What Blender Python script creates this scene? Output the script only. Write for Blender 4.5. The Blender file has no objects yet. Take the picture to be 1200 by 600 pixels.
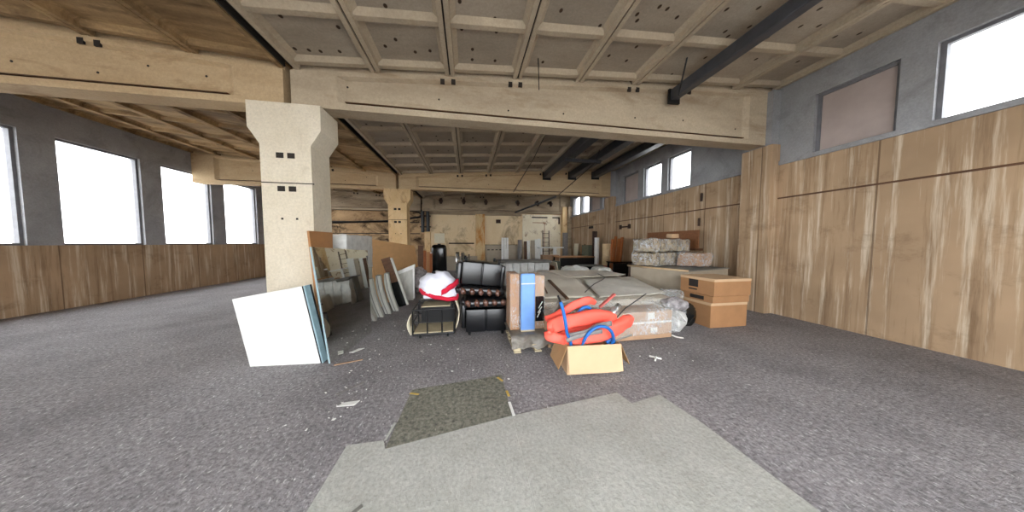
import bpy, bmesh, math, random
from mathutils import Vector, Matrix, noise
random.seed(7)
SC = bpy.context.scene
COL = SC.collection
PI = math.pi
R = math.radians

# ------------------------------------------------------------------ camera, sky, exposure
cd = bpy.data.cameras.new('camera'); cam = bpy.data.objects.new('camera', cd); COL.objects.link(cam)
cd.sensor_fit = 'HORIZONTAL'; cd.sensor_width = 36.0; cd.lens = 36.0 * 290.0 / 1200.0
cd.clip_start = 0.05; cd.clip_end = 300
cam.location = (0, 0, 1.55)
cam.rotation_euler = (R(90 - 2.961), 0, R(-9.974))
SC.camera = cam
w = bpy.data.worlds.new('sky'); SC.world = w; w.use_nodes = True
bg = w.node_tree.nodes['Background']; bg.inputs[0].default_value = (0.93, 0.965, 1.0, 1); bg.inputs[1].default_value = 1.0
SC.view_settings.view_transform = 'Standard'; SC.view_settings.look = 'None'
SC.view_settings.gamma = 1.0; SC.view_settings.use_curve_mapping = False
SC.view_settings.exposure = 3.45
SC.cycles.max_bounces = 10; SC.cycles.diffuse_bounces = 7; SC.cycles.transparent_max_bounces = 16
SC.cycles.use_denoising = True

# ------------------------------------------------------------------ materials
def hexc(c):
    def f(v):
        v /= 255.0
        return v / 12.92 if v <= 0.04045 else ((v + 0.055) / 1.055) ** 2.4
    return (f(c[0]), f(c[1]), f(c[2]), 1)

class NT:
    def __init__(s, name):
        s.m = bpy.data.materials.new(name); s.m.use_nodes = True; s.t = s.m.node_tree
        s.b = s.t.nodes['Principled BSDF']
        s.tc = s.t.nodes.new('ShaderNodeTexCoord')
        s.co = s.tc.outputs['Object']
    def node(s, typ, **kw):
        n = s.t.nodes.new(typ)
        for k, v in kw.items(): setattr(n, k, v)
        return n
    def link(s, a, b): s.t.links.new(a, b)
    def mapped(s, scale=(1, 1, 1), rot=(0, 0, 0), loc=(0, 0, 0)):
        n = s.node('ShaderNodeMapping'); s.link(s.co, n.inputs[0])
        n.inputs['Scale'].default_value = scale; n.inputs['Rotation'].default_value = rot; n.inputs['Location'].default_value = loc
        return n.outputs[0]
    def noise(s, scale, detail=4, rough=0.6, vec=None, dist=0.0):
        n = s.node('ShaderNodeTexNoise'); s.link(vec or s.co, n.inputs['Vector'])
        n.inputs['Scale'].default_value = scale; n.inputs['Detail'].default_value = detail
        n.inputs['Roughness'].default_value = rough; n.inputs['Distortion'].default_value = dist
        return n.outputs['Fac']
    def ramp(s, fac, lo, hi):
        n = s.node('ShaderNodeMapRange'); s.link(fac, n.inputs[0])
        n.inputs[1].default_value = lo; n.inputs[2].default_value = hi
        return n.outputs[0]
    def mix(s, fac, a, b):
        n = s.node('ShaderNodeMix', data_type='RGBA')
        if isinstance(fac, float): n.inputs[0].default_value = fac
        else: s.link(fac, n.inputs[0])
        for i, v in ((6, a), (7, b)):
            if isinstance(v, tuple): n.inputs[i].default_value = v
            else: s.link(v, n.inputs[i])
        return n.outputs[2]
    def math(s, op, a, b=0.0):
        n = s.node('ShaderNodeMath', operation=op)
        for i, v in ((0, a), (1, b)):
            if isinstance(v, (float, int)): n.inputs[i].default_value = v
            else: s.link(v, n.inputs[i])
        return n.outputs[0]
    def bump(s, h, strength=0.3, dist=0.02):
        n = s.node('ShaderNodeBump'); s.link(h, n.inputs['Height'])
        n.inputs['Strength'].default_value = strength; n.inputs['Distance'].default_value = dist
        s.link(n.outputs[0], s.b.inputs['Normal']); return n.outputs[0]
    def col(s, c):
        if isinstance(c, tuple): s.b.inputs['Base Color'].default_value = c
        else: s.link(c, s.b.inputs['Base Color'])
    def rough(s, v): s.b.inputs['Roughness'].default_value = v

def plain(name, c, rough=0.6, var=0.12, scale=8.0, metal=0.0, bump=0.0, spec=0.5, stretch=(1, 1, 1)):
    m = NT(name); base = hexc(c)
    dark = tuple(x * (1 - 2 * var) for x in base[:3]) + (1,)
    v = m.mapped(stretch)
    n = m.noise(scale, 5, 0.6, v)
    m.col(m.mix(m.ramp(n, 0.35, 0.7), dark, base)); m.rough(rough)
    m.b.inputs['Metallic'].default_value = metal
    m.b.inputs['Specular IOR Level'].default_value = spec
    if bump: m.bump(n, bump, 0.01)
    return m.m

def concrete(name, c1, c2, stain=(70, 52, 34), stain_lo=0.62, stain_hi=0.78, amount=0.6, streak=(1, 1, 1), big=0.9, holes=False):
    m = NT(name)
    n1 = m.noise(big, 6, 0.65, m.mapped(streak))
    n2 = m.noise(30, 4, 0.8)
    n3 = m.noise(big * 1.7, 6, 0.7, m.mapped(streak, loc=(7, 3, 5)), 0.6)
    c = m.mix(m.ramp(n1, 0.32, 0.68), hexc(c1), hexc(c2))
    fine = m.ramp(n2, 0.25, 0.75)
    c = m.mix(m.math('MULTIPLY', fine, 0.38), c, hexc(tuple(int(x * 0.62) for x in c1)))
    s = m.math('MULTIPLY', m.ramp(n3, stain_lo, stain_hi), amount)
    c = m.mix(s, c, hexc(stain))
    if holes:
        vo = m.node('ShaderNodeTexVoronoi', feature='F1', voronoi_dimensions='2D'); m.link(m.mapped((1.25, 0.9, 1), rot=(0, 0, .3)), vo.inputs['Vector'])
        vo.inputs['Scale'].default_value = 2.5
        d = m.ramp(vo.outputs['Distance'], 0.085, 0.06)
        sep = m.node('ShaderNodeSeparateColor'); m.link(vo.outputs['Color'], sep.inputs[0])
        k = m.math('GREATER_THAN', sep.outputs[0], 0.3)
        c = m.mix(m.math('MULTIPLY', d, k), c, hexc((62, 48, 36)))
    m.col(c); m.rough(0.9); m.bump(n2, 0.25, 0.01)
    m.b.inputs['Specular IOR Level'].default_value = 0.2
    return m.m

def streaks(name, c1, c2, dark=(84, 60, 38), pale=(196, 176, 146), amount=0.6, joint=1.5):
    """weathered concrete wall panels with vertical run-off streaks and a faint joint between panels"""
    m = NT(name)
    n0 = m.noise(0.5, 4, 0.6); c = m.mix(m.ramp(n0, 0.35, 0.65), hexc(c1), hexc(c2))
    n1 = m.noise(1.0, 6, 0.75, m.mapped((5, 5, 0.25)), 0.2)
    c = m.mix(m.math('MULTIPLY', m.ramp(n1, 0.50, 0.72), amount), c, hexc(dark))
    n2 = m.noise(1.0, 6, 0.7, m.mapped((8, 8, 0.35), loc=(3, 9, 2)), 0.1)
    c = m.mix(m.math('MULTIPLY', m.ramp(n2, 0.52, 0.64), 0.65), c, hexc(pale))
    n3 = m.noise(1.3, 6, 0.7, m.mapped((1, 1, 1.4), loc=(1, 2, 8)))
    c = m.mix(m.math('MULTIPLY', m.ramp(n3, 0.55, 0.75), 0.6), c, hexc(dark))
    sep = m.node('ShaderNodeSeparateXYZ'); m.link(m.co, sep.inputs[0])
    a = m.math('DIVIDE', sep.outputs['Y'], joint); fr = m.math('SUBTRACT', a, m.math('FLOOR', a))
    c = m.mix(m.math('MULTIPLY', m.math('LESS_THAN', fr, 0.014), 0.6), c, hexc((70, 52, 38)))
    m.col(c); m.rough(0.9); m.bump(n1, 0.2, 0.02); m.b.inputs['Specular IOR Level'].default_value = 0.2
    return m.m

def speckle(name, c1, c2, fleck, scale=60, amt=0.62, bump=0.5, big=1.2, patch=None):
    m = NT(name)
    n1 = m.noise(scale, 4, 0.75); n2 = m.noise(big, 4, 0.6); n3 = m.noise(scale * 1.6, 2, 0.8, m.mapped((1, 0.4, 1), rot=(0, 0, 0.5)))
    c = m.mix(m.ramp(n1, 0.3, 0.7), hexc(c1), hexc(c2))
    c = m.mix(m.math('MULTIPLY', m.ramp(n3, amt, amt + 0.1), 0.7), c, hexc(fleck))
    c = m.mix(m.math('MULTIPLY', m.ramp(n2, 0.42, 0.72), 0.35), c, hexc(patch or tuple(int(x * 0.7) for x in c1)))
    m.col(c); m.rough(0.95); m.bump(n1, bump, 0.012); m.b.inputs['Specular IOR Level'].default_value = 0.15
    return m.m

def film(name, tint=(236, 238, 238), clear=0.88, scale=9, streak=(1, 1, 1)):
    m = NT(name)
    n = m.noise(scale, 5, 0.65, m.mapped(streak), 1.6)
    m.col(hexc(tint)); m.rough(0.12); m.bump(n, 0.6, 0.03)
    tr = m.node('ShaderNodeBsdfTransparent'); mx = m.node('ShaderNodeMixShader')
    out = m.t.nodes['Material Output']
    # thin milky crease lines paint white glints into the film, the rest is clear
    ridge = m.math('ABSOLUTE', m.math('SUBTRACT', n, 0.5))
    n2 = m.noise(2.6, 3, 0.6, m.mapped((1, 1, 1), loc=(5, 1, 2)))
    milky = m.math('MULTIPLY', m.ramp(ridge, 0.032, 0.0), m.ramp(n2, 0.42, 0.62))
    f = m.math('MULTIPLY', m.math('SUBTRACT', 1.0, m.math('MULTIPLY', milky, 0.8)), clear)
    m.link(f, mx.inputs[0]); m.link(m.b.outputs[0], mx.inputs[1]); m.link(tr.outputs[0], mx.inputs[2])
    m.link(mx.outputs[0], out.inputs[0])
    return m.m

M = {}
M['ceil'] = concrete('ribbed_ceiling_concrete', (152, 141, 127), (182, 170, 153), (110, 94, 78), 0.6, 0.85, 0.5, (0.5, 1.5, 1), 0.9, True)
M['rib'] = concrete('rib_concrete', (172, 158, 138), (194, 179, 156), (124, 106, 84), 0.58, 0.8, 0.5)
M['ceil_left'] = concrete('left_ceiling_concrete', (118, 96, 70), (196, 164, 120), (66, 48, 30), 0.46, 0.7, 0.8, (0.45, 2.2, 1), 0.8)  # warm stripes of reflected light painted into the colour, along with stains
M['beam'] = concrete('beam_concrete', (176, 160, 138), (206, 190, 165), (128, 102, 74), 0.54, 0.76, 0.65, (0.4, 1, 2.0), 0.9)
M['beam2'] = concrete('rear_beam_concrete', (190, 164, 128), (212, 188, 152), (120, 84, 48), 0.56, 0.75, 0.6, (0.5, 1, 2.0), 1.1)
M['col'] = concrete('column_concrete', (214, 180, 132), (232, 204, 160), (130, 84, 40), 0.55, 0.72, 0.7, (1, 1, 0.6), 2.0)
M['colw'] = concrete('pale_column_concrete', (218, 206, 182), (232, 222, 202), (150, 130, 100), 0.6, 0.8, 0.5, (1, 1, 0.6), 2.0)
M['wallR'] = streaks('streaked_wall', (152, 128, 102), (180, 153, 123), (98, 74, 52), (220, 206, 184), 0.75)
M['wallB'] = concrete('back_wall_plaster', (228, 200, 158), (242, 222, 186), (84, 52, 24), 0.53, 0.72, 0.85, (1, 1, 0.7), 0.55)
M['wallBL'] = concrete('sooty_back_wall', (164, 132, 98), (212, 180, 138), (38, 26, 18), 0.47, 0.64, 0.95, (1, 1, 1.5), 0.6)
M['greybeam'] = concrete('grey_beam_concrete', (140, 122, 100), (196, 178, 152), (60, 48, 38), 0.5, 0.7, 0.7, (0.5, 1, 2), 0.7)
M['lintel'] = concrete('lintel_concrete', (146, 146, 148), (172, 173, 176), (60, 54, 48), 0.5, 0.8, 0.5)
M['joint'] = plain('dark_joint', (44, 36, 30), 0.9)
M['felt'] = speckle('grey_felt_floor', (100, 97, 99), (172, 168, 170), (228, 226, 226), 30, 0.60, 0.9, 1.2, (70, 66, 70))
M['under'] = speckle('light_underlay', (156, 156, 150), (190, 190, 184), (214, 214, 208), 40, 0.66, 0.5, 2.6, (134, 134, 124))
M['olive'] = speckle('olive_underlay', (78, 78, 72), (152, 150, 136), (190, 186, 170), 26, 0.66, 0.5)
M['earth'] = plain('yard_concrete', (190, 188, 184), 0.9)
M['frame'] = plain('window_frame_paint', (116, 116, 120), 0.6)
M['blank'] = plain('window_blank_board', (176, 162, 156), 0.7, 0.06, 3)
M['steel'] = plain('dark_grey_steel', (74, 76, 82), 0.45, 0.15, 6, 0.2)
M['black'] = plain('black_metal', (26, 26, 28), 0.4, 0.1, 6, 0.3)
M['rust'] = plain('rusty_iron', (60, 40, 30), 0.8)
M['leather'] = plain('black_leather', (18, 19, 23), 0.28, 0.15, 30, 0, 0.15, 0.6)
M['leather2'] = plain('brown_reflection_leather', (112, 78, 66), 0.25, 0.3, 12, 0, 0.15, 0.6)  # brown of the reflections painted on the black cushions
M['cream'] = plain('cream_board', (222, 214, 190), 0.5, 0.05)
M['shelfwood'] = plain('pale_shelf_board', (196, 182, 150), 0.6, 0.1)
M['white'] = plain('white_cloth', (226, 228, 240), 0.9, 0.05, 12)
M['red'] = plain('crimson_cloth', (206, 18, 54), 0.85, 0.08)
M['card'] = plain('cardboard', (204, 172, 136), 0.85, 0.04, 5)
M['card2'] = plain('brown_cardboard', (176, 142, 112), 0.85, 0.08, 5)
M['card3'] = plain('warm_brown_cardboard', (168, 124, 84), 0.85, 0.06, 5)  # warmer brown board of the wrapped and stacked cartons
M['cardin'] = plain('cardboard_inside', (176, 138, 96), 0.85, 0.06)
M['orange'] = plain('orange_red_foam', (255, 98, 80), 0.6, 0.06, 10, 0, 0.1)
M['blue'] = plain('blue_hose_rubber', (24, 104, 186), 0.45, 0.06)
M['bluep'] = plain('light_blue_panel', (116, 164, 232), 0.45, 0.08, 4)
M['grey'] = plain('grey_strap', (132, 128, 126), 0.7, 0.15, 20)
M['chrome'] = plain('bright_metal', (220, 222, 224), 0.25, 0.05, 8, 0.8)
M['pinkred'] = plain('faded_red_plastic', (196, 96, 88), 0.6)
M['tarp'] = plain('grey_plastic_tarp', (128, 122, 112), 0.45, 0.2, 9, 0, 0.3)
M['foamsheet'] = plain('grey_foam_sheet', (210, 202, 187), 0.62, 0.07, 3.2, 0, 0.2)
M['foamsheet2'] = plain('pale_foam_sheet', (206, 202, 192), 0.5, 0.10, 4, 0, 0.3)
M['coverdark'] = plain('dark_grey_cover', (120, 118, 112), 0.7, 0.12, 4)
M['bubble'] = plain('white_plastic_wrap', (214, 214, 210), 0.3, 0.14, 7, 0, 0.5)
M['crate'] = plain('grey_fibre_board', (168, 156, 138), 0.8, 0.06, 5)
M['palewood'] = plain('pale_chipboard', (226, 178, 122), 0.6, 0.05, 3, 0, 0, 0.4, (1, 1, 4))
M['darkwood'] = plain('dark_brown_wood', (98, 66, 42), 0.6, 0.2, 4, 0, 0, 0.4, (1, 1, 4))
M['redwood'] = plain('orange_brown_wood', (172, 98, 48), 0.6, 0.2, 4, 0, 0, 0.4, (6, 6, 1))
M['brownwood'] = plain('brown_wood', (134, 88, 56), 0.6, 0.15, 4, 0, 0, 0.4, (1, 3, 5))
M['boardwood'] = plain('brown_board', (176, 124, 76), 0.6, 0.1, 4)
M['blackgloss'] = plain('black_gloss', (20, 22, 22), 0.2)
M['panel'] = plain('grey_white_panel', (196, 196, 186), 0.5, 0.14, 4, 0, 0.1, 0.5, (3, 3, 1))
M['whitep'] = plain('white_lacquer', (232, 232, 228), 0.4, 0.05)
M['iceblue'] = plain('blue_grey_edge', (156, 182, 190), 0.4, 0.12)
M['film'] = film('clear_wrapping_film', streak=(2.2, 1, 0.6))
M['filmw'] = film('milky_wrapping_film', (224, 226, 224), 0.75, 7)
M['crumple'] = plain('crumpled_paper', (190, 184, 186), 0.8, 0.3, 10, 0, 0.6)
M['pinkbag'] = plain('rose_cone', (196, 98, 96), 0.5)
M['green'] = plain('olive_box_paint', (96, 100, 82), 0.7)
M['yellow'] = plain('yellow_tape', (206, 172, 84), 0.6)
M['rolltan'] = plain('tan_paper_roll', (206, 178, 138), 0.6)
M['blackprint'] = plain('black_print', (30, 24, 22), 0.7)
M['label'] = plain('white_sticker', (222, 220, 212), 0.6)
def bale_mat():
    m = NT('wrapped_stone_bale')
    vo = m.node('ShaderNodeTexVoronoi'); m.link(m.mapped((1, 1, 1)), vo.inputs['Vector']); vo.inputs['Scale'].default_value = 11
    sep = m.node('ShaderNodeSeparateColor'); m.link(vo.outputs['Color'], sep.inputs[0])
    c = m.mix(sep.outputs[0], hexc((112, 92, 62)), hexc((190, 168, 130)))
    n = m.noise(20, 5, 0.7, None, 1.0)
    c = m.mix(m.ramp(n, 0.60, 0.70), c, hexc((226, 222, 208)))
    c = m.mix(m.math('MULTIPLY', m.ramp(n, 0.42, 0.32), 0.8), c, hexc((70, 56, 38)))
    m.col(c); m.rough(0.22); m.bump(n, 0.9, 0.03); return m.m
M['bale'] = bale_mat()
def mirror_mat():
    m = NT('mirror_glass'); m.col((0.80, 0.82, 0.78, 1)); m.rough(0.02); m.b.inputs['Metallic'].default_value = 1.0; return m.m
M['mirror'] = mirror_mat()
def glass_mat():
    m = NT('window_glass'); tr = m.node('ShaderNodeBsdfTransparent'); gl = m.node('ShaderNodeBsdfGlossy'); gl.inputs['Roughness'].default_value = 0.05
    mx = m.node('ShaderNodeMixShader'); mx.inputs[0].default_value = 0.06
    m.link(tr.outputs[0], mx.inputs[1]); m.link(gl.outputs[0], mx.inputs[2]); m.link(mx.outputs[0], m.t.nodes['Material Output'].inputs[0]); return m.m
M['glass'] = glass_mat()

# ------------------------------------------------------------------ mesh helpers
class MB:
    def __init__(s): s.bm = bmesh.new()
    def hexa(s, p, bevel=0.0, seg=2):
        """8 corners: bottom 4 (ccw), top 4 (ccw)"""
        v = [s.bm.verts.new(q) for q in p]
        fs = [s.bm.faces.new([v[i] for i in f]) for f in ((3, 2, 1, 0), (4, 5, 6, 7), (0, 1, 5, 4), (1, 2, 6, 5), (2, 3, 7, 6), (3, 0, 4, 7))]
        if bevel:
            es = list({e for f in fs for e in f.edges})
            bmesh.ops.bevel(s.bm, geom=es, offset=bevel, segments=seg, affect='EDGES', profile=0.5)
        return s
    def box(s, x0, x1, y0, y1, z0, z1, bevel=0.0, seg=2):
        return s.hexa([(x0, y0, z0), (x1, y0, z0), (x1, y1, z0), (x0, y1, z0), (x0, y0, z1), (x1, y0, z1), (x1, y1, z1), (x0, y1, z1)], bevel, seg)
    def prism(s, poly, z0, z1):
        """horizontal polygon extruded in z"""
        n = len(poly)
        a = [s.bm.verts.new((x, y, z0)) for x, y in poly]; b = [s.bm.verts.new((x, y, z1)) for x, y in poly]
        s.bm.faces.new(a[::-1]); s.bm.faces.new(b)
        for i in range(n): s.bm.faces.new((a[i], a[(i + 1) % n], b[(i + 1) % n], b[i]))
        return s
    def loft(s, rings, cap=True):
        rs = [[s.bm.verts.new(q) for q in r] for r in rings]; n = len(rings[0])
        for a, b in zip(rs, rs[1:]):
            for i in range(n): s.bm.faces.new((a[i], a[(i + 1) % n], b[(i + 1) % n], b[i]))
        if cap: s.bm.faces.new(rs[0][::-1]); s.bm.faces.new(rs[-1])
        return s
    def tube(s, pts, r, seg=10, flat=1.0, up=(0, 0, 1)):
        pts = [Vector(p) for p in pts]; rings = []
        for i, p in enumerate(pts):
            d = (pts[min(i + 1, len(pts) - 1)] - pts[max(i - 1, 0)]).normalized()
            u = Vector(up)
            if abs(d.dot(u)) > 0.95: u = Vector((1, 0, 0)) if abs(d.x) < 0.9 else Vector((0, 1, 0))
            a = d.cross(u).normalized(); b = a.cross(d).normalized()
            rr = r[i] if isinstance(r, (list, tuple)) else r
            rings.append([p + a * rr * math.cos(2 * PI * k / seg) * flat + b * rr * math.sin(2 * PI * k / seg) for k in range(seg)])
        return s.loft(rings)
    def grid(s, nx, ny, f):
        vs = [[s.bm.verts.new(f(i / nx, j / ny)) for i in range(nx + 1)] for j in range(ny + 1)]
        for j in range(ny):
            for i in range(nx): s.bm.faces.new((vs[j][i], vs[j][i + 1], vs[j + 1][i + 1], vs[j + 1][i]))
        return vs
    def sub(s, cuts):
        bmesh.ops.subdivide_edges(s.bm, edges=s.bm.edges[:], cuts=cuts, use_grid_fill=True); return s
    def wob(s, amp, scale=6.0, seed=0.0):
        for v in s.bm.verts:
            v.co += noise.noise_vector(v.co * scale + Vector((seed, seed * 1.7, 3.1))) * amp
        return s
    def build(s, name, mat, parent=None, smooth=False, loc=(0, 0, 0), rot=(0, 0, 0)):
        bmesh.ops.recalc_face_normals(s.bm, faces=s.bm.faces[:])
        me = bpy.data.meshes.new(name); s.bm.to_mesh(me); s.bm.free()
        me.materials.append(M[mat] if isinstance(mat, str) else mat)
        if smooth:
            for p in me.polygons: p.use_smooth = True
        o = bpy.data.objects.new(name, me); COL.objects.link(o); o.location = loc; o.rotation_euler = rot
        if parent: o.parent = parent
        return o

def spline(pts, n=6):
    """Catmull-Rom through points"""
    P = [Vector(p) for p in pts]; P = [P[0] * 2 - P[1]] + P + [P[-1] * 2 - P[-2]]; out = []
    for i in range(1, len(P) - 2):
        for k in range(n):
            t = k / n
            out.append(0.5 * ((2 * P[i]) + (P[i + 1] - P[i - 1]) * t + (2 * P[i - 1] - 5 * P[i] + 4 * P[i + 1] - P[i + 2]) * t * t + (3 * P[i] - P[i - 1] - 3 * P[i + 1] + P[i + 2]) * t ** 3))
    out.append(P[-2]); return out

def tag(o, label, cat, group=None, kind=None):
    o['label'] = label; o['category'] = cat
    if group: o['group'] = group
    if kind: o['kind'] = kind
    return o
def thing(name, label, cat, loc=(0, 0, 0), rotz=0.0, group=None, rot=None):
    o = bpy.data.objects.new(name, None); COL.objects.link(o); o.empty_display_size = 0.1
    o.location = loc; o.rotation_euler = rot or (0, 0, rotz)
    return tag(o, label, cat, group)
def struct(o): o['kind'] = 'structure'; return o
def copy_tree(o, parent=None):
    c = o.copy(); COL.objects.link(c); c.parent = parent
    for ch in [x for x in bpy.data.objects if x.parent == o]: copy_tree(ch, c)
    return c

# ------------------------------------------------------------------ the shell
XW, XC, XL, YB = 6.6, -2.72, -9.4, 15.8      # right wall, column row, left wall, back wall
def ctop(x): return 4.40 + 0.067 * x if x > XC else 4.22 + 0.067 * (XC - x)

struct(MB().box(XL - .3, XW + .3, -3.0, YB + .3, -0.2, 0).build('floor', 'felt'))
struct(MB().box(-60, 60, -40, 60, -0.35, -0.21).build('ground', 'earth'))

def ribs(x0, x1, y0, y1, xs, ys, panel_mat, name):
    b = MB()      # recessed soffit plates
    for a, c in zip(xs, xs[1:]):
        za, zc = ctop(a + 1e-4) + .11, ctop(c - 1e-4) + .11
        p0, p1 = y0 - .15, y1 + .15
        b.hexa([(a, p0, za), (c, p0, zc), (c, p1, zc), (a, p1, za), (a, p0, za + .12), (c, p0, zc + .12), (c, p1, zc + .12), (a, p1, za + .12)])
    root = struct(b.build(name, panel_mat))
    r = MB()
    for x in xs:
        for s in (-1, 1):
            if x + s * .1 < x0 - .01 or x + s * .1 > x1 + .01: continue
            xa, xb, xc = x + s * .012, x + s * .075, x + s * .15
            z = ctop(x + s * .05)
            ring = lambda y: [(xa, y, z), (xb, y, z), (xb + s * .012, y, z + .07), (xc, y, z + .115), (xa, y, z + .115)]
            r.loft([ring(y0), ring(y1)])
    for y in ys:
        for a, c in zip(xs, xs[1:]):
            a2, c2 = a + .06, c - .06
            za, zc = ctop(a2), ctop(c2)
            rg = lambda x, z: [(x, y - .04, z + .04), (x, y + .04, z + .04), (x, y + .09, z + .115), (x, y - .09, z + .115)]
            r.loft([rg(a2, za), rg(c2, zc)])
    r.build('ceiling_rib', 'rib' if panel_mat == 'ceil' else panel_mat, root)
    j = MB()
    for x in xs:
        z = ctop(x + 1e-3); j.box(x - .012, x + .012, y0, y1, z + .03, z + .12)
    j.build('ceiling_joint', 'joint', root)

xs_main = [-2.62 + 1.168 * k for k in range(8)] + [XW]
xs_left = [XL, -8.6, -7.43, -6.26, -5.09, -3.92, XC - .03]
for i, (y0, y1) in enumerate(((-3.0, -1.55), (-1.3, 4.48), (4.78, 10.48), (10.78, YB))):
    n = max(1, round((y1 - y0) / 1.0))
    ys = [y0 + .09] + [y0 + (y1 - y0) * k / n for k in range(1, n)] + [y1 - .09]
    ribs(XC + .1, XW, y0, y1, xs_main, ys, 'ceil', 'ceiling')
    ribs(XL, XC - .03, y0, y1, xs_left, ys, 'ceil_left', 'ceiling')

struct(MB().box(XC - .20, XC + .24, -3.0, YB, 4.345, 4.60).build('valley_gutter', 'joint'))
def beam(y0, zb, mat, x0, x1, end=None):
    """deep tapered roof beam with a recessed web and wider bottom and top flanges"""
    t, rec = 0.30, 0.07
    root = MB()
    def sec(x, web):
        zt = ctop(x); z2, z3 = zb + .13, zt - .10
        r = rec if web else 0.0
        return [(x, y0, zb), (x, y0 + t, zb), (x, y0 + t, z2 - .03), (x, y0 + t - r, z2), (x, y0 + t - r, z3), (x, y0 + t, z3 + .03), (x, y0 + t, zt),
                (x, y0, zt), (x, y0, z3 + .03), (x, y0 + r, z3), (x, y0 + r, z2), (x, y0, z2 - .03)]
    L = x1 - x0
    root.loft([sec(x0, False), sec(x0 + .65, False), sec(x0 + .75, True), sec(x1 - .75, True), sec(x1 - .65, False), sec(x1, False)])
    o = struct(root.build('roof_beam', mat))
    cp = MB()
    cp.hexa([(x0, y0 + .06, ctop(x0 + .01)), (x1, y0 + .06, ctop(x1 - .01)), (x1, y0 + t - .06, ctop(x1 - .01)), (x0, y0 + t - .06, ctop(x0 + .01)), (x0, y0 + .06, ctop(x0 + .01) + .12), (x1, y0 + .06, ctop(x1 - .01) + .12), (x1, y0 + t - .06, ctop(x1 - .01) + .12), (x0, y0 + t - .06, ctop(x0 + .01) + .12)])
    cp.build('beam_cap', mat, o)
    h = MB()       # small formwork holes and pockets at the top edge
    for k in range(1, int(L / 1.168)):
        x = (x0 if x0 > XC - .5 else x1) + (1 if x0 > XC - .5 else -1) * (1.168 * k - .0)
        if k % 3 != 1:
            for s in (-.1, .08):
                z = ctop(x + s) - .07
                h.box(x + s, x + s + .07, y0 - .004, y0 + .02, z - .05, z + .03)
    for k in range(7):
        x = x0 + .9 + k * (L - 1.8) / 6 + random.uniform(-.2, .2); z = zb + random.uniform(.25, .5)
        h.tube([(x, y0 + rec - .004, z), (x, y0 + rec + .02, z)], .016, 8)
    h.build('beam_pocket', 'joint', o)
    MB().box(x0 + .75, x1 - .75, y0 + .012, y0 + rec + .004, zb + .128, zb + .138).build('flange_seam', 'darkwood', o)
    return o
for y0, mt in ((-1.55, 'beam'), (4.48, 'beam'), (10.48, 'beam2')):
    beam(y0, 3.68, mt, XC + .04, XW)
    beam(y0, 3.66, 'beam2', XL, XC - .06)
beam(YB - .3, 3.46, 'greybeam', XC + .04, XW); beam(YB - .3, 3.46, 'greybeam', XL, XC - .06)

def column(x, y, mat, zt=3.66, hw=.34, base=True):
    b = MB()
    def ring(z, a, d=.26): return [(x - a, y - d, z), (x + a, y - d, z), (x + a, y + d, z), (x - a, y + d, z)]
    b.loft([ring(0, hw), ring(zt - .62, hw), ring(zt - .38, hw + .15), ring(zt, hw + .15)])
    o = struct(b.build('concrete_column', mat))
    h = MB()
    for z in (zt - .82, zt - 1.32):
        for s in (-.13, .02): h.box(x + s, x + s + .1, y - .264, y - .24, z, z + .08)
    h.box(x - .34, x + .36, y - .264, y - .24, zt - 1.2, zt - 1.185)
    for s in (-.1, .1): h.box(x + s, x + s + .03, y - .264, y - .24, zt - 1.75, zt - 1.72)
    h.build('column_socket', 'joint', o)
    return o
column(XC, 4.63, 'colw'); column(XC, 10.63, 'col'); column(XC, -1.4, 'colw')

# right wall with its window band
wb = MB(); wb.box(XW, XW + .25, -3.0, YB, 0, 3.28)
struct(wb.build('wall_right', 'wallR'))
lt = MB(); lt.box(XW, XW + .25, -3.0, YB, 4.40, 5.2); struct(lt.build('trim_1', 'lintel'))
bays = []
for base in (-1.4, 4.6, 10.6):
    if base < 10: bays += ([(base + .77, base + 1.65, 'g')] if base < 0 else []) + [(base + 1.93, base + 2.80, 'g'), (base + 3.08, base + 3.96, 'g'), (base + 4.27, base + 5.22, 'b')]
    else: bays += [(base + .30, base + .84, 'g'), (base + 1.14, base + 2.12, 'b'), (base + 2.32, base + 3.22, 'g'), (base + 3.45, base + 4.38, 'g')]
pr = MB(); y = -3.0
for a, c, k in bays: pr.box(XW, XW + .25, y, a, 3.28, 4.40); y = c
pr.box(XW, XW + .25, y, YB, 3.28, 4.40); struct(pr.build('trim_2', 'lintel'))
def window(n, x, y0, y1, z0, z1, kind, side=1):
    f = MB(); t = .05
    f.box(x + .06, x + .14, y0, y1, z0, z0 + t).box(x + .06, x + .14, y0, y1, z1 - t, z1)
    f.box(x + .06, x + .14, y0, y0 + t, z0 + t, z1 - t).box(x + .06, x + .14, y1 - t, y1, z0 + t, z1 - t)
    o = struct(f.build('window_%d' % n, 'frame'))
    MB().box(x + .09, x + .10, y0 + t, y1 - t, z0 + t, z1 - t).build('window_pane', 'glass' if kind == 'g' else 'blank', o)
n = 0
for a, c, k in bays:
    n += 1; window(n, XW, a, c, 3.28, 4.40, k)
sl = MB()
sl.box(XW - .04, XW + .05, -3.0, YB, 3.22, 3.30); struct(sl.build('trim_3', 'lintel'))
for yc in (-1.4, 4.63, 10.63):
    struct(MB().box(XW - .22, XW - .001, yc - .3, yc + .3, 0, 3.66, .01).build('wall_column', 'wallR'))
    struct(MB().box(XW - .20, XW - .001, yc - .26, yc + .26, 3.67, 4.80).build('wall_column', 'lintel'))
hz = MB()
hz.box(XW - .012, XW, -3.0, YB, 2.50, 2.53); struct(hz.build('trim_4', 'darkwood'))
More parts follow.
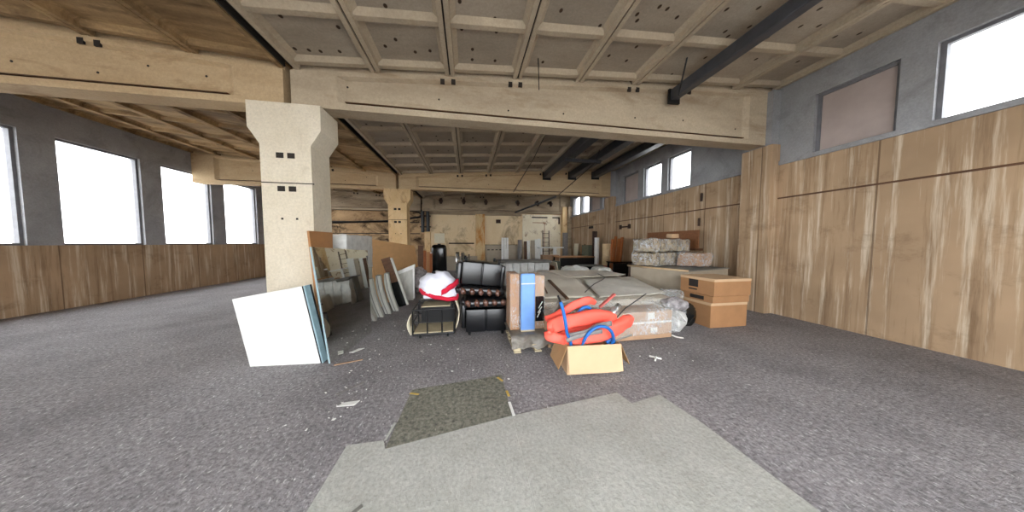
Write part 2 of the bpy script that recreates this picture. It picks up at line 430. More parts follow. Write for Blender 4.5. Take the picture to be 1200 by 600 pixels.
# unseen left aisle wall; window band made tall to light the hall's depth
struct(MB().box(XL - .25, XL, -3.0, YB, 0, 1.5).build('wall_left', 'wallR'))
lt = MB(); lt.box(XL - .25, XL, -3.0, YB, 4.0, 5.2); y = -3.0
for k in range(9):
    a = -2.4 + 2.0 * k; lt.box(XL - .25, XL, y, a, 1.5, 4.0); y = a + 1.5
lt.box(XL - .25, XL, y, YB, 1.5, 4.0); struct(lt.build('trim_5', 'lintel'))
for k in range(9):
    n += 1; window(n, XL - .2, -2.4 + 2.0 * k, -.9 + 2.0 * k, 1.5, 4.0, 'g')

fw = MB(); fw.box(XL, -4.2, -3.25, -3.0, 0, 5.2).box(4.2, XW + .25, -3.25, -3.0, 0, 5.2).box(-4.2, 4.2, -3.25, -3.0, 3.9, 5.2); struct(fw.build('wall_front', 'wallB'))  # unseen front wall, added to narrow the opening and dim the foreground
# back wall: sooty boards on the left, plastered panels to the right
struct(MB().box(XL, -2.3, YB, YB + .25, 0, 5.2).build('wall_back', 'wallBL'))
bw = MB(); bw.box(-2.3, XW + .25, YB, YB + .25, 0, 5.2); struct(bw.build('wall_back', 'wallB'))
ln = MB()
for z in (3.44, 2.10, 2.78): ln.box(XL, -2.9, YB - .03, YB, z, z + .05)
ln.box(-1.2, .35, YB - .03, YB, 1.50, 1.58).box(.95, 3.2, YB - .03, YB, 1.42, 1.46)
struct(ln.build('trim_6', 'joint'))
struct(MB().box(-2.3, 3.35, YB - .10, YB, 3.30, 3.46).build('trim_7', 'greybeam'))
struct(MB().box(.45, 1.02, YB - .16, YB, 0, 3.36, .01).build('wall_column', concrete('rust_streaked_column', (206, 178, 134), (226, 200, 156), (176, 112, 40), 0.45, 0.62, 0.9, (1.5, 1, 0.4), 1.4)))
struct(MB().box(XW - .55, XW - .23, YB - .42, YB, 0, 3.9, .01).build('wall_column', 'col'))
struct(MB().box(XW - .22, XW - .001, YB - .6, YB, 0, 3.9).build('wall_column', 'greybeam'))
# pale sliding door leaf on the back wall
dr = struct(MB().box(3.46, 6.02, YB - .14, YB - .001, .05, 3.40, .01).build('door_1', concrete('flaking_white_door', (240, 226, 198), (248, 238, 214), (130, 92, 54), 0.56, 0.66, 0.7, (1, 1, 1), 1.6)))
d = MB(); d.box(4.05, 5.1, YB - .17, YB - .14, 3.18, 3.26).box(5.45, 5.95, YB - .17, YB - .14, 3.18, 3.26).box(5.86, 5.95, YB - .17, YB - .14, 2.8, 3.18)
d.build('door_rail', 'joint', dr)
MB().box(4.1, 5.0, YB - .155, YB - .14, 2.86, 2.90).box(4.9, 4.93, YB - .155, YB - .14, 1.3, 2.84).build('door_seam', 'redwood', dr)

# ------------------------------------------------------------------ overhead fittings
def channel(x, y0, y1, z, label, w_=.15, h=.26):
    t = thing('steel_channel', label, 'steel beam', (x, y0, z), group='dark steel channels under the roof slabs')
    MB().hexa([(-w_, 0, 0), (w_, 0, .02), (w_, y1 - y0, .02), (-w_, y1 - y0, 0), (-w_, 0, h), (w_, 0, h + .02), (w_, y1 - y0, h + .02), (-w_, y1 - y0, h)], .02).build('channel_web', 'steel', t)
    MB().box(-w_ - .03, w_ + .03, y1 - y0 - .05, y1 - y0 - .005, -.06, h + .01).build('end_bracket', 'black', t)
    MB().box(-w_ - .03, w_ + .03, .005, .05, -.06, h + .01).build('end_bracket', 'black', t)
channel(3.36, 4.80, 10.46, 4.34, 'dark steel channel under the roof, leftmost of three before the rear beam')
channel(4.52, 4.80, 10.46, 4.40, 'dark steel channel under the roof, middle of three before the rear beam')
channel(5.62, 4.80, 10.46, 4.46, 'dark steel channel under the roof, nearest the windows beyond the front beam')
channel(4.02, -1.2, 4.44, 4.36, 'dark steel channel in the near roof bay, ending at the front beam', .09, .20)
for x in (3.3,):
    t = thing('cross_bar', 'dark steel bar slung crosswise below two roof channels', 'steel bar', (3.05, 7.6, 4.16))
    MB().box(0, 1.25, 0, .1, 0, .1, .01).build('bar', 'steel', t)
    MB().tube([(.35, .05, .1), (.42, .05, .46)], .012, 6).build('hanger_rod', 'steel', t); MB().tube([(1.1, .05, .1), (1.2, .05, .44)], .012, 6).build('hanger_rod', 'steel', t)
def rod(p0, p1, r, label, name='hanging_rod', mat='black', cat='rod'):
    o = MB().tube([p0, p1], r, 8).build(name, mat); tag(o, label, cat); return o
rod((3.76, 3.86, 4.78), (3.88, 4.15, 4.30), .014, 'thin rod hanging from the ceiling joint beside the near channel')
rod((1.16, 4.1, 4.60), (1.19, 4.15, 4.12), .008, 'thin wire hanging down in front of the long front beam', 'hanging_wire', cat='wire')
o = MB().tube([(1.9, 10.47, 3.72), (2.0, 9.2, 4.0), (2.12, 8.0, 4.3), (2.2, 7.0, 4.66)], .014, 6).build('slack_cable', 'black'); tag(o, 'thin cable sloping from the ceiling to the rear beam', 'cable')
o = MB().tube([(3.9, 10.40, 3.66), (4.3, 9.2, 4.15), (4.62, 7.6, 4.62)], .014, 6).build('guy_wire', 'black'); tag(o, 'thin wire continuing the slanted tie bar up to the roof', 'wire')
o = MB().tube([(2.95, 15.5, 3.50), (3.88, 10.75, 3.64)], .055, 6).build('tie_bar', 'steel'); tag(o, 'dark slanted steel tie under the rear beam, above the pale door', 'steel bar')
# lamp hooks / bracket stubs on the back beam
t0 = None
BL = ['leftmost, above the drainpipe side', 'second from the left', 'third, left of the rust-streaked column', 'fourth, left of the slanted tie', 'fifth, above the pale door', 'rightmost, nearest the far windows']
for i, x in enumerate((-1.55, -.25, 1.05, 3.0, 4.25, 5.1)):
    if t0 is None:
        t0 = thing('wall_bracket', '', 'bracket', (x, YB - .34, 3.95)); tr = t0
        MB().box(-.07, .07, -.5, 0, .1, .22, .01).build('bracket_arm', 'black', tr)
        MB().tube([(0, -.5, .2), (0, -.52, .05), (0, -.5, -.12)], [.05, .12, .05], 10).build('bracket_cup', 'rust', tr)
    else:
        tr = copy_tree(t0); tr.location.x = x
    tag(tr, 'dark iron bracket on the grey rear beam, ' + BL[i], 'bracket', 'iron brackets on the rear roof beam')
# pipes on the left part of the back wall
o = MB().tube([(-7.6, YB - .1, 2.72), (-4.6, YB - .1, 2.85), (-2.6, YB - .1, 3.16)], .055, 8).build('wall_pipe', 'black'); tag(o, 'long dark pipe rising along the sooty back wall', 'pipe')
t = thing('downpipe', 'thick black double drainpipe beside the column on the back wall', 'pipe', (-2.55, YB - .16, 2.2))
for s in (-.14, .16): MB().tube([(s, 0, 0), (s, 0, 1.35)], .10, 10).build('pipe', 'black', t)
for z in (.95, .3): MB().box(-.3, .32, -.06, .1, z, z + .07).build('pipe_clamp', 'rust', t)
o = MB().tube(spline([(-3.5, YB - .2, 3.45), (-3.0, YB - .2, 3.42), (-2.7, YB - .16, 3.2)], 5), .035, 8).build('loose_hose', 'black'); tag(o, 'black hose curling from the roof to the drainpipe', 'hose')
o = MB().box(2.02 - .28, 2.02 + .02, YB - .03, YB - .002, 2.82, 3.05, .004).build('wall_plate', 'rust'); tag(o, 'small rusty plate high on the plastered back wall', 'plate')
o = MB().box(-2.05, -1.45, YB - .06, YB - .002, 1.55, 2.15, .01).build('wall_board', 'cream'); tag(o, 'cream board fixed to the back wall above the black tank', 'board')

# ------------------------------------------------------------------ floor coverings
def sheet(name, poly, z0, z1, mat, label, cat, group=None):
    o = MB().prism(poly, z0, z1).build(name, mat); return tag(o, label, cat, group)
G = 'pale underlay sheets on the floor'
sheet('underlay_sheet', [(-.94, -1.2), (.371, -1.2), (.371, 2.11), (-.63, 1.92), (-.67, 2.01), (-.93, 2.01)], .001, .006, 'under', 'pale grey underlay sheet, left one, touching the olive mat', 'floor sheet', G)
sheet('underlay_sheet', [(.372, -1.2), (1.54, -1.2), (1.54, 2.08), (1.50, 2.26), (.372, 2.11)], .001, .007, 'under', 'pale grey underlay sheet in the middle, its pointed top edge nearest the open carton', 'floor sheet', G)
sheet('underlay_sheet', [(1.541, -1.2), (2.02, -1.2), (1.97, 1.72), (1.91, 2.15), (1.541, 2.08)], .001, .006, 'under', 'narrow pale grey underlay sheet at the right edge of the floor', 'floor sheet', G)
sheet('floor_mat', [(-.63, 1.925), (.37, 2.115), (.37, 2.81), (-.60, 2.68)], .001, .005, 'olive', 'square olive-grey speckled mat lying on the dark felt', 'floor mat')
sheet('paper_strip', [(-.665, 2.01), (-.65, 2.012), (-.625, 2.19), (-.645, 2.2)], .002, .008, 'under', 'thin pale strip lying at the corner of the olive mat', 'paper')
for i, (x, y, a) in enumerate(((.385, 2.44, .1), (.34, 2.72, .5), (-.56, 2.60, 1.2))):
    o = MB().box(-.012, .012, -.05, .05, .0055, .008).build('tape_strip', 'yellow', None, False, (x, y, 0), (0, 0, a))
    tag(o, ['short yellow tape strip at the right edge of the olive mat', 'yellow tape scrap near the far right corner of the olive mat', 'yellow tape scrap near the far left corner of the olive mat'][i], 'tape')
sheet('paper_sheet', [(-1.245, 2.52), (-1.09, 2.515), (-1.065, 2.585), (-1.20, 2.575)], .001, .006, 'whitep', 'white torn paper lying alone at left on the felt floor', 'paper')
sheet('paper_sheet', [(-1.68, 3.78), (-1.62, 3.76), (-1.52, 3.90), (-1.60, 3.90)], .001, .006, 'whitep', 'white paper scrap on the floor just before the mirror', 'paper')
sheet('cardboard_strip', [(-1.36, 2.74), (-1.33, 2.72), (-1.14, 2.92), (-1.16, 2.94)], .001, .006, 'grey', 'grey cardboard strip beyond the white torn paper', 'cardboard')
o = MB().tube([(2.40, 2.80, .012), (2.46, 2.86, .02), (2.52, 2.83, .012)], .012, 6).tube([(2.46, 2.86, .02), (2.42, 2.93, .012)], .012, 6).tube([(2.46, 2.86, .02), (2.50, 2.90, .012)], .01, 6).build('plastic_scrap', 'whitep'); tag(o, 'white forked plastic scrap on the floor right of the open carton', 'scrap')
sheet('wood_sliver', [(-1.70, 3.42), (-1.69, 3.40), (-1.40, 3.50), (-1.40, 3.52)], .001, .009, 'card2', 'thin orange wood sliver on the floor before the blue-edged door', 'wood scrap')
sheet('white_strip', [(.375, 2.10), (.40, 2.105), (.39, 2.30), (.365, 2.30)], .0075, .011, 'whitep', 'short whitish strip lying where the olive mat meets the middle pale sheet', 'paper')
sheet('dark_scrap', [(-.74, 1.42), (-.725, 1.40), (-.62, 1.50), (-.635, 1.52)], .0065, .011, 'coverdark', 'dark sliver lying on the pale underlay at the left', 'scrap')
base = None
rnd = random.Random(11)
for k in range(80):
    while True:
        if k < 50: x, y = rnd.uniform(-1.8, .0), rnd.uniform(2.2, 6.0)
        else: x, y = rnd.uniform(-1.7, 3.2), rnd.uniform(2.3, 3.4)
        bad = (-.95 < x < .40 and y < 2.95) or (x > -1.0 and y < 2.45) or (-1.05 < x < .75 and y > 3.9) or (x < -1.55) or (x > .5 and y > 2.4 and not (x > 2.2 and y < 3.2)) or (x < -1.3 and y > 5.2)
        if not bad: break
    if base is None:
        base = MB().prism([(-.012, -.008), (.010, -.011), (.014, .006), (-.004, .012)], .001, .005).build('paper_crumb', 'whitep'); o = base
    else:
        o = base.copy(); COL.objects.link(o)
    o.location = (x, y, 0); o.rotation_euler = (0, 0, rnd.uniform(0, 6)); s = rnd.choice((.4, .5, .6, .8, 1.2)); o.scale = (s, s * rnd.uniform(.4, 1), 1)
    tag(o, 'tiny white paper crumb scattered on the felt floor', 'paper crumb', 'white crumbs on the felt floor')

# ------------------------------------------------------------------ open carton with orange foam
t = thing('open_carton', 'open tan cardboard box full of orange foam and blue hoses', 'cardboard box', (1.46, 2.66, 0), R(-4))
W, D, H = .33, .42, .345
b = MB(); th = .006
b.box(-W, W, 0, th, 0, H).box(-W, W, D - th, D, 0, H).box(-W, -W + th, th, D - th, 0, H).box(W - th, W, th, D - th, 0, H).box(-W + th, W - th, th, D - th, 0, th)
b.build('carton_body', 'card', t)
def flap(p, mat='card'):   # 4 points outline, given thickness along its normal
    P = [Vector(q) for q in p]; nrm = (P[1] - P[0]).cross(P[3] - P[0]).normalized() * .006
    return MB().hexa([P[0], P[1], P[2], P[3], P[0] + nrm, P[1] + nrm, P[2] + nrm, P[3] + nrm]).build('carton_flap', mat, t)
flap([(-W, -.006, H), (W, -.006, H), (W + .01, -.05, .035), (-W + .01, -.05, .035)])
flap([(-W - .004, D, H), (-W - .004, 0, H), (-W - .10, .02, .06), (-W - .10, D - .02, .06)], 'cardin')
flap([(W + .004, 0, H), (W + .004, D, H), (W + .13, D - .02, .08), (W + .13, .02, .08)], 'cardin')
flap([(W, D + .004, H), (-W, D + .004, H), (-W, D + .06, H + .1), (W, D + .06, H + .1)], 'cardin')
def foam(pts, r, label, flat=.7):
    o = MB().tube(spline(pts, 6), r, 14, flat).wob(.006, 14, r * 40).build('foam_tube', 'orange', None, True)
    return tag(o, label, 'foam tube')
foam([(.93, 2.86, .47), (.95, 2.98, .60), (1.15, 3.02, .66), (1.40, 3.02, .74), (1.60, 3.00, .79), (1.66, 3.02, .72)], [.04, .065, .065, .065, .06, .05], 'orange foam roll topmost and farthest in the open carton', .8) if False else None
def foam2(ctrl, rad, label, flat=.8):
    pts = spline(ctrl, 6); n_ = len(pts); k = (len(rad) - 1) / (n_ - 1)
    rr = []
    for i in range(n_):
        f = i * k; a = min(int(f), len(rad) - 2); rr.append(rad[a] + (rad[a + 1] - rad[a]) * (f - a))
    rings = []
    for i, p in enumerate(pts):
        d = (pts[min(i + 1, n_ - 1)] - pts[max(i - 1, 0)]).normalized(); a = d.cross(Vector((0, 0, 1))).normalized(); b_ = a.cross(d).normalized()
        sq = lambda t: math.copysign(abs(t) ** .55, t)
        tw = .35 * math.sin(i * .35 + rad[0] * 90)
        a, b_ = a * math.cos(tw) + b_ * math.sin(tw), b_ * math.cos(tw) - a * math.sin(tw)
        rings.append([p + a * rr[i] * .62 * sq(math.cos(2 * PI * k / 20)) + b_ * rr[i] * sq(math.sin(2 * PI * k / 20)) for k in range(20)])
    o = MB().loft(rings).wob(.012, 10, rad[0] * 40).build('foam_tube', 'orange', None, True); return tag(o, label, 'foam tube', 'orange foam tubes in the open carton')
foam2([(.96, 2.98, .58), (1.15, 3.02, .63), (1.38, 3.03, .74), (1.56, 3.03, .79), (1.66, 3.03, .75)], [.04, .05, .055, .06, .03], 'orange foam tube lying topmost and farthest back in the open carton')
foam2([(.93, 2.76, .52), (1.00, 2.80, .56), (1.30, 2.82, .61), (1.62, 2.84, .63), (1.82, 2.86, .58), (1.87, 2.88, .55)], [.05, .085, .085, .085, .075, .03], 'broad orange foam tube across the middle of the open carton')
foam2([(1.12, 2.78, .40), (1.40, 2.77, .41), (1.72, 2.78, .46), (1.98, 2.82, .55), (2.06, 2.84, .60)], [.06, .085, .095, .09, .045], 'lowest orange foam tube, its end jutting out past the right flap')
foam2([(.92, 2.80, .50), (.95, 2.78, .44), (1.08, 2.77, .40), (1.18, 2.80, .36)], [.05, .06, .06, .04], 'short bent orange foam end over the left flap')
foam2([(1.05, 2.95, .34), (1.4, 2.98, .42), (1.7, 2.96, .44)], [.05, .07, .05], 'orange foam piece buried behind the blue hose loop')
def strap(ctrl, r, label, mat='grey', name='grey_strap', cat='strap', flat=.4):
    o = MB().tube(spline(ctrl, 5), r, 8, flat).build(name, mat, None, True); return tag(o, label, cat)
strap([(1.16, 2.70, .46), (1.35, 2.67, .50), (1.50, 2.68, .56), (1.70, 2.70, .58)], .035, 'grey strap twisting across the orange foam, upper one')
strap([(1.12, 2.69, .41), (1.24, 2.66, .46), (1.40, 2.66, .49), (1.56, 2.67, .50)], .028, 'grey strap twisting across the orange foam, lower one')
strap([(1.70, 2.74, .31), (1.82, 2.72, .37), (1.98, 2.70, .42)], .014, 'thin dark grey strip over the right flap of the carton', 'coverdark')
o = MB().tube(spline([(1.03, 2.66, .88), (1.06, 2.65, .78), (1.09, 2.64, .62), (1.12, 2.67, .50), (1.18, 2.72, .40), (1.22, 2.76, .25)], 6), .019, 10).build('blue_hose', 'blue', None, True)
tag(o, 'upright blue hose with black tip rising from the left of the carton', 'hose')
MB().tube([(1.0, 2.665, .955), (1.03, 2.66, .878)], .012, 8).build('hose_tip', 'black', o)
arc = [(1.51 + .195 * math.cos(a), 2.695 - .085 * max(0, math.sin(a)) ** .5, .35 + .235 * math.sin(a)) for a in [PI * 1.12 - k * PI * 1.24 / 14 for k in range(15)]]
o = MB().tube(arc, .019, 10).build('blue_hose', 'blue', None, True); tag(o, 'blue hose bent into an arch above the carton front', 'hose')
o = MB().tube(spline([(1.38, 2.93, .66), (1.43, 2.92, .72), (1.50, 2.92, .73), (1.56, 2.93, .68)], 5), .022, 10).build('blue_hose', 'blue', None, True); tag(o, 'short blue hose bend peeking between the upper foam tubes', 'hose')
o = MB().tube(spline([(1.66, 2.74, .33), (1.73, 2.72, .375), (1.77, 2.76, .32)], 5), .024, 10).build('blue_hose', 'blue', None, True); tag(o, 'blue hose end tucked at the right corner of the carton', 'hose')
o = MB().tube([(1.80, 2.90, .60), (1.98, 2.98, .72)], .04, 12).build('metal_tube', 'chrome', None, True); tag(o, 'short shiny metal tube on top of the orange foam', 'tube')
o = MB().box(-.14, .14, -.025, .025, -.012, .012, .004).build('red_stick', 'pinkred', None, False, (1.83, 3.02, .78), (0, R(-38), 0)); tag(o, 'faded red stick leaning up behind the orange foam', 'stick')
o = MB().tube([(1.86, 2.84, .60), (2.00, 2.88, .70), (2.32, 2.90, .88)], .007, 6).build('black_stick', 'black'); tag(o, 'thin black rod pointing up to the right out of the carton', 'rod')

# ------------------------------------------------------------------ tall cartons on a pallet
t = thing('pallet', 'small wooden pallet under the grey tarp and tall cartons', 'pallet', (.92, 3.62, 0))
for x in (-.30, .0, .26):
    for y in (-.26, .22): MB().box(x, x + .10, y, y + .12, .022, .10, .004).build('pallet_block', 'shelfwood', t)
for y in (-.28, 0, .26): MB().box(-.33, .38, y, y + .09, .10, .118, .002).build('pallet_board', 'shelfwood', t)
for x in (-.30, .0, .26): MB().box(x, x + .10, -.28, .35, .002, .022, .002).build('pallet_skid', 'shelfwood', t)
def tarp_f(u, v):
    x = -.34 + .74 * u
    if v < .45: k = v / .45; y = -.36 +   .05 * k + .016 * math.sin(u * 19); z = .05 + .05 * math.sin(u * 7) ** 2 + .14 * k + .02 * math.sin(u * 17 + 1)
    else: k = (v - .45) / .55; y = -.31 + .66 * k; z = .235
    nz = noise.noise(Vector((u * 7, v * 7, 0)))
    return (x + .01 * nz, y - .05 * abs(nz) * (1 if v < .45 else 0), max(.03, z))
b = MB(); b.grid(40, 24, tarp_f); o = b.build('grey_tarp', 'tarp', None, True, (.92, 3.68, 0)); tag(o, 'crumpled grey plastic tarp draped over the pallet below the tall cartons', 'tarp')
sm = o.modifiers.new('thick', 'SOLIDIFY'); sm.thickness = .004
o = MB().tube(spline([(1.14, 3.36, .16), (1.13, 3.35, .26), (1.18, 3.34, .42), (1.26, 3.36, .60), (1.30, 3.42, .70)], 5), .06, 10, .5).wob(.02, 9).build('tarp_fold', 'tarp', None, True); tag(o, 'twisted grey tarp end rising between the cartons and the orange foam', 'tarp')
def tall(x0, x1, y0, y1, z0, z1, mat, label, wrap=True, name='tall_carton', cat='carton', bev=.008):
    t = thing(name, label, cat, ((x0 + x1) / 2, (y0 + y1) / 2, z0), 0)
    hx, hy = (x1 - x0) / 2, (y1 - y0) / 2
    MB().box(-hx, hx, -hy, hy, 0, z1 - z0, bev).build('carton_body' if name == 'tall_carton' else 'panel_body', mat, t)
    if wrap:
        MB().box(-hx - .008, hx + .008, -hy - .01, hy + .01, .02, z1 - z0 + .008).sub(5).wob(.007, 11, x0).build('wrapping_film', 'film', t, True)
    return t
tall(.605, .745, 3.60, 3.98, .245, 1.09, 'card3', 'tall narrow brown carton in clear film beside the black armchair')
tb = tall(.757, .972, 3.53, 3.60, .245, 1.10, 'bluep', 'tall light blue panel standing between two film-wrapped cartons', False, 'standing_board', 'panel', .02)
MB().box(-.107, .107, -.04, -.0352, .70, .715).build('tape_band', 'label', tb)
MB().box(-.105, .105, -.035, .035, -.008, .014).build('panel_foot', 'shelfwood', tb)
tc = tall(.985, 1.135, 3.60, 3.98, .245, 1.06, 'card2', 'tall brown carton with black window, right of the blue panel')
MB().box(-.066, .066, -.202, -.191, .12, .50).build('black_window', 'blackgloss', tc)
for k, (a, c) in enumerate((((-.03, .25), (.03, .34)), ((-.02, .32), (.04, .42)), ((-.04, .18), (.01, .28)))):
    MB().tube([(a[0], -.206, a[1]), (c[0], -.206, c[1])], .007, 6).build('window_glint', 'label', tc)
tall(.76, .97, 3.62, 3.98, .245, 1.04, 'card3', 'brown film-wrapped carton standing right behind the light blue panel')

o = MB().box(-.02, .05, -.18, .18, .0, .26, .006).build('blue_crate', 'blue', None, False, (1.36, 3.24, .01)) if False else MB().box(-.05, .05, -.04, .04, 0, .10, .004).build('wood_block', 'shelfwood', None, False, (1.30, 3.24, .004))
tag(o, 'pale wood block on the floor left behind the open carton', 'wood block')
# ------------------------------------------------------------------ stacked black armchairs
def armchair(label, loc, rot):
    t = thing('leather_armchair', label, 'armchair', loc, rot=rot, group='stacked black leather armchairs')
    MB().box(-.33, .33, .02, .66, .07, .45, .03).build('seat_base', 'leather', t, True)
    for s in (-1, 1): MB().box(min(s * .004, s * .335), max(s * .004, s * .335), 0, .05, .07, .45, .018, 3).build('front_panel', 'leather', t, True)
    b = MB(); rings = []
    for i in range(41):
        x = -.37 + .74 * i / 40; sc = 1 - .10 * (abs(math.cos(i / 40 * PI * 5)) < .3)
        if i in (0, 40): sc = .55
        rings.append([(x, -.02 + .33 + (.35 * sc) * math.copysign(abs(math.cos(a)) ** .45, math.cos(a)), .545 + .095 * sc * math.copysign(abs(math.sin(a)) ** .8, math.sin(a))) for a in [2 * PI * k / 20 for k in range(20)]])
    b.loft(rings); b.build('seat_cushion', 'leather', t, True)
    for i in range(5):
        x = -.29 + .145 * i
        MB().tube([(x - .03, -.022, .615), (x - .01, -.040, .58), (x, -.044, .55), (x + .02, -.030, .50)], [.02, .05, .05, .015], 12, .8).build('reflection_patch', 'leather2', t, True)  # brownish reflections on the cushion front, modelled as coloured patches
    for s in (-1, 1):
        MB().tube([(s * .375, .04, .56), (s * .375, .64, .56)], .052, 14).build('armrest', 'leather', t, True)
        MB().box(s * .375 - .04, s * .375 + .04, .10, .62, .10, .55, .02).build('armrest_side', 'leather', t, True)
    for x in (-.28, .28):
        for y in (.06, .60): MB().tube([(x - .018, y, .035), (x + .018, y, .035)], .035, 12).tube([(x, y, .03), (x, y, .09)], .014, 8).build('castor', 'black', t, True)
    return t
a = armchair('lower black leather armchair, standing upright on the felt floor', (.28, 4.10, 0), (0, 0, R(-2)))
a2 = armchair('upper black leather armchair, turned upside down on the lower one', (.25, 4.16, 1.29), (0, R(186), R(3)))

# ------------------------------------------------------------------ wire trolley and clothes
t = thing('wire_trolley', 'black wire trolley with pale shelves and cream curved ends', 'trolley', (-.57, 4.14, 0), R(1))
hw = .325
fr = MB()
for y in (0, .52):
    fr.tube([(-hw, y, .07), (hw, y, .07)], .015, 8).tube([(-hw, y, .47), (hw, y, .47)], .017, 8).tube([(-hw, y, .27), (hw, y, .27)], .010, 8)
    for x in (-hw, -.10, .13, hw): fr.tube([(x, y, .07), (x, y, .47)], .013, 8)
for x in (-hw, hw):
    for z in (.07, .27, .47): fr.tube([(x, 0, z), (x, .52, z)], .010, 8)
fr.build('frame', 'black', t)
up = MB()
for y in (.05, .60): up.tube([(-.22, y, .62), (.28, y, .62)], .014, 8)
for x in (-.22, .28):
    up.tube([(x, .05, .62), (x, .60, .62)], .014, 8)
    for y in (.05, .5): up.tube([(x, y, .47), (x, y, .62)], .012, 8)
up.build('upper_frame', 'black', t)
MB().box(-hw + .01, hw - .01, .01, .51, .085, .10).build('shelf', 'shelfwood', t)
MB().box(-.20, .26, .06, .58, .50, .515).build('shelf', 'shelfwood', t)
MB().box(-.20, .26, .06, .58, .63, .645).build('shelf', 'coverdark', t)
MB().box(-.27, .30, .49, .505, .10, .44).build('back_board', 'black', t)
for s, z0, z1 in ((-1, .07, .40), (1, .14, .60)):
    e = MB(); rg = []
    for k in range(9):
        q = k / 8; z = z0 + (z1 - z0) * q; x = s * (hw + .02 + .055 * math.sin(PI * q))
        rg.append([(x, -.01, z), (x + s * .014, -.01, z), (x + s * .014, .42, z), (x, .42, z)])
    e.loft(rg); e.build('curved_end', 'cream', t, True)
for x in (-.22, .22):
    for y in (.03, .48): MB().tube([(x - .012, y, .028), (x + .012, y, .028)], .028, 14).tube([(x, y, .03), (x, y, .07)], .01, 8).build('castor', 'black', t, True)
def cloth_f(u, v):
    th_ = 2 * PI * u; ph = v * PI * .5
    rx, ry, rz = .30, .26, .30
    c = math.cos(ph) ** .7 if v < .999 else 0
    x = rx * c * math.cos(th_); y = ry * c * math.sin(th_); z = rz * math.sin(ph) ** 1.0
    p = Vector((x, y, z)); k = (.5 - abs(noise.noise(Vector((p.x * 5 + p.z * 6, p.y * 5, p.z * 9 - p.x * 5))))) * .05 + noise.noise(p * 3.5 + Vector((3, 1, 0))) * .03
    k += .007 * math.sin(x * 30 + z * 26 + y * 9)
    p += p.normalized() * k if p.length > .01 else Vector()
    p.x *= 1.04; p.z = p.z * 1.08 - .05 + .05 * p.x * -1 - .14 * (p.x + .3) * (1 - v)
    return p
b = MB(); b.grid(56, 18, cloth_f); bmesh.ops.remove_doubles(b.bm, verts=b.bm.verts[:], dist=.001)
t = thing('white_bundle', 'white cloth bundle with crimson band lying on the wire trolley', 'cloth bundle', (-.49, 4.32, .788), R(0))
o = b.build('white_fabric', 'white', t, True)
def band(ctrl, h_, name='crimson_band', mat='red'):
    c = spline(ctrl, 6); b = MB(); rings = []
    for i, p in enumerate(c):
        d = (c[min(i + 1, len(c) - 1)] - c[max(i - 1, 0)]); nrm = d.cross(Vector((0, 0, 1))).normalized() * .016
        z = Vector((0, 0, h_ / 2))
        w_ = Vector((0, 0, .006 * math.sin(i * .9)))
        rings.append([p - z - nrm + w_, p - z + nrm + w_, p + z + nrm * .6 + w_, p + z - nrm * .6 + w_])
    b.loft(rings); return b.build(name, mat, t, True)
band([(-.30, -.10, .0), (-.22, -.20, -.035), (-.06, -.27, -.085), (.12, -.28, -.125), (.27, -.22, -.14), (.31, -.12, -.12)], .06)
band([(.06, -.295, -.03), (.14, -.29, .02), (.24, -.22, .08), (.315, -.10, .13)], .085)
MB().tube([(-.10, -.12, .285), (-.05, -.14, .285)], .018, 8, .6).build('black_tag', 'black', t)
MB().box(-.24, .27, -.20, .2, -.139, -.06, .03).wob(.01, 8).build('inner_fold', 'white', t, True)

# ------------------------------------------------------------------ covered furniture in the middle
def cover(name, label, corners, z, drop, mat, seed, amp=.03, nx=40, ny=40, cat='covered stack', zb=.04, group=None, fn=None):
    """draped sheet over a block: top follows the block, the rim hangs to the given height"""
    c = [Vector((x, y, 0)) for x, y in corners]
    mid = sum(c, Vector()) / 4
    b = MB()
    def f(u, v):
        # rim zone of 12 % on each side hangs down
        m = .10
        uu = min(max((u - m) / (1 - 2 * m), 0), 1); vv = min(max((v - m) / (1 - 2 * m), 0), 1)
        p = (c[0] * (1 - uu) + c[1] * uu) * (1 - vv) + (c[3] * (1 - uu) + c[2] * uu) * vv
        k = max(max(m - u, u - 1 + m), max(m - v, v - 1 + m), 0) / m
        k = min(k, 1)
        out = (p - mid); out.z = 0; out.normalize()
        zt = z + (fn(p.x, p.y) if fn else 0)
        q = Vector((p.x, p.y, zt + amp * noise.noise(Vector((p.x * 1.8, p.y * 1.8, seed))) + amp * .45 * noise.noise(Vector((p.x * 6, p.y * 6, seed)))))
        if k > 0:
            fold = noise.noise(Vector((p.x * 5 + seed, p.y * 5, 1)))
            q += out * (.05 * math.sqrt(k) + .05 * fold * k)
            q.z = q.z * (1 - k) + (zb + drop * 0) * k
        return q
    b.grid(nx, ny, f)
    # close underneath
    o = b.build(name, mat, None, True)
    return tag(o, label, cat, group)
G = 'furniture stacks covered with foam sheets'
cover('covered_stack', 'long low stack under grey foam sheets behind the wrapped flat box', [(.98, 4.02), (3.75, 3.98), (4.02, 6.3), (1.15, 6.6)], .66, 0, 'foamsheet', 2.0, .035, 60, 60, group=G, zb=.02, fn=lambda x, y: -.14 * (1 - max(0, min(1, (y - 4.0) / 1.2))) + .09 * math.exp(-((x - 1.5) ** 2 / .5 + (y - 6.1) ** 2 / .6)))
cover('covered_stack', 'second stack under foam sheets, farther back toward the black tables', [(1.1, 6.75), (4.0, 6.5), (4.2, 8.1), (1.6, 8.2)], .44, 0, 'foamsheet2', 5.0, .06, 50, 40, group=G, zb=.02)
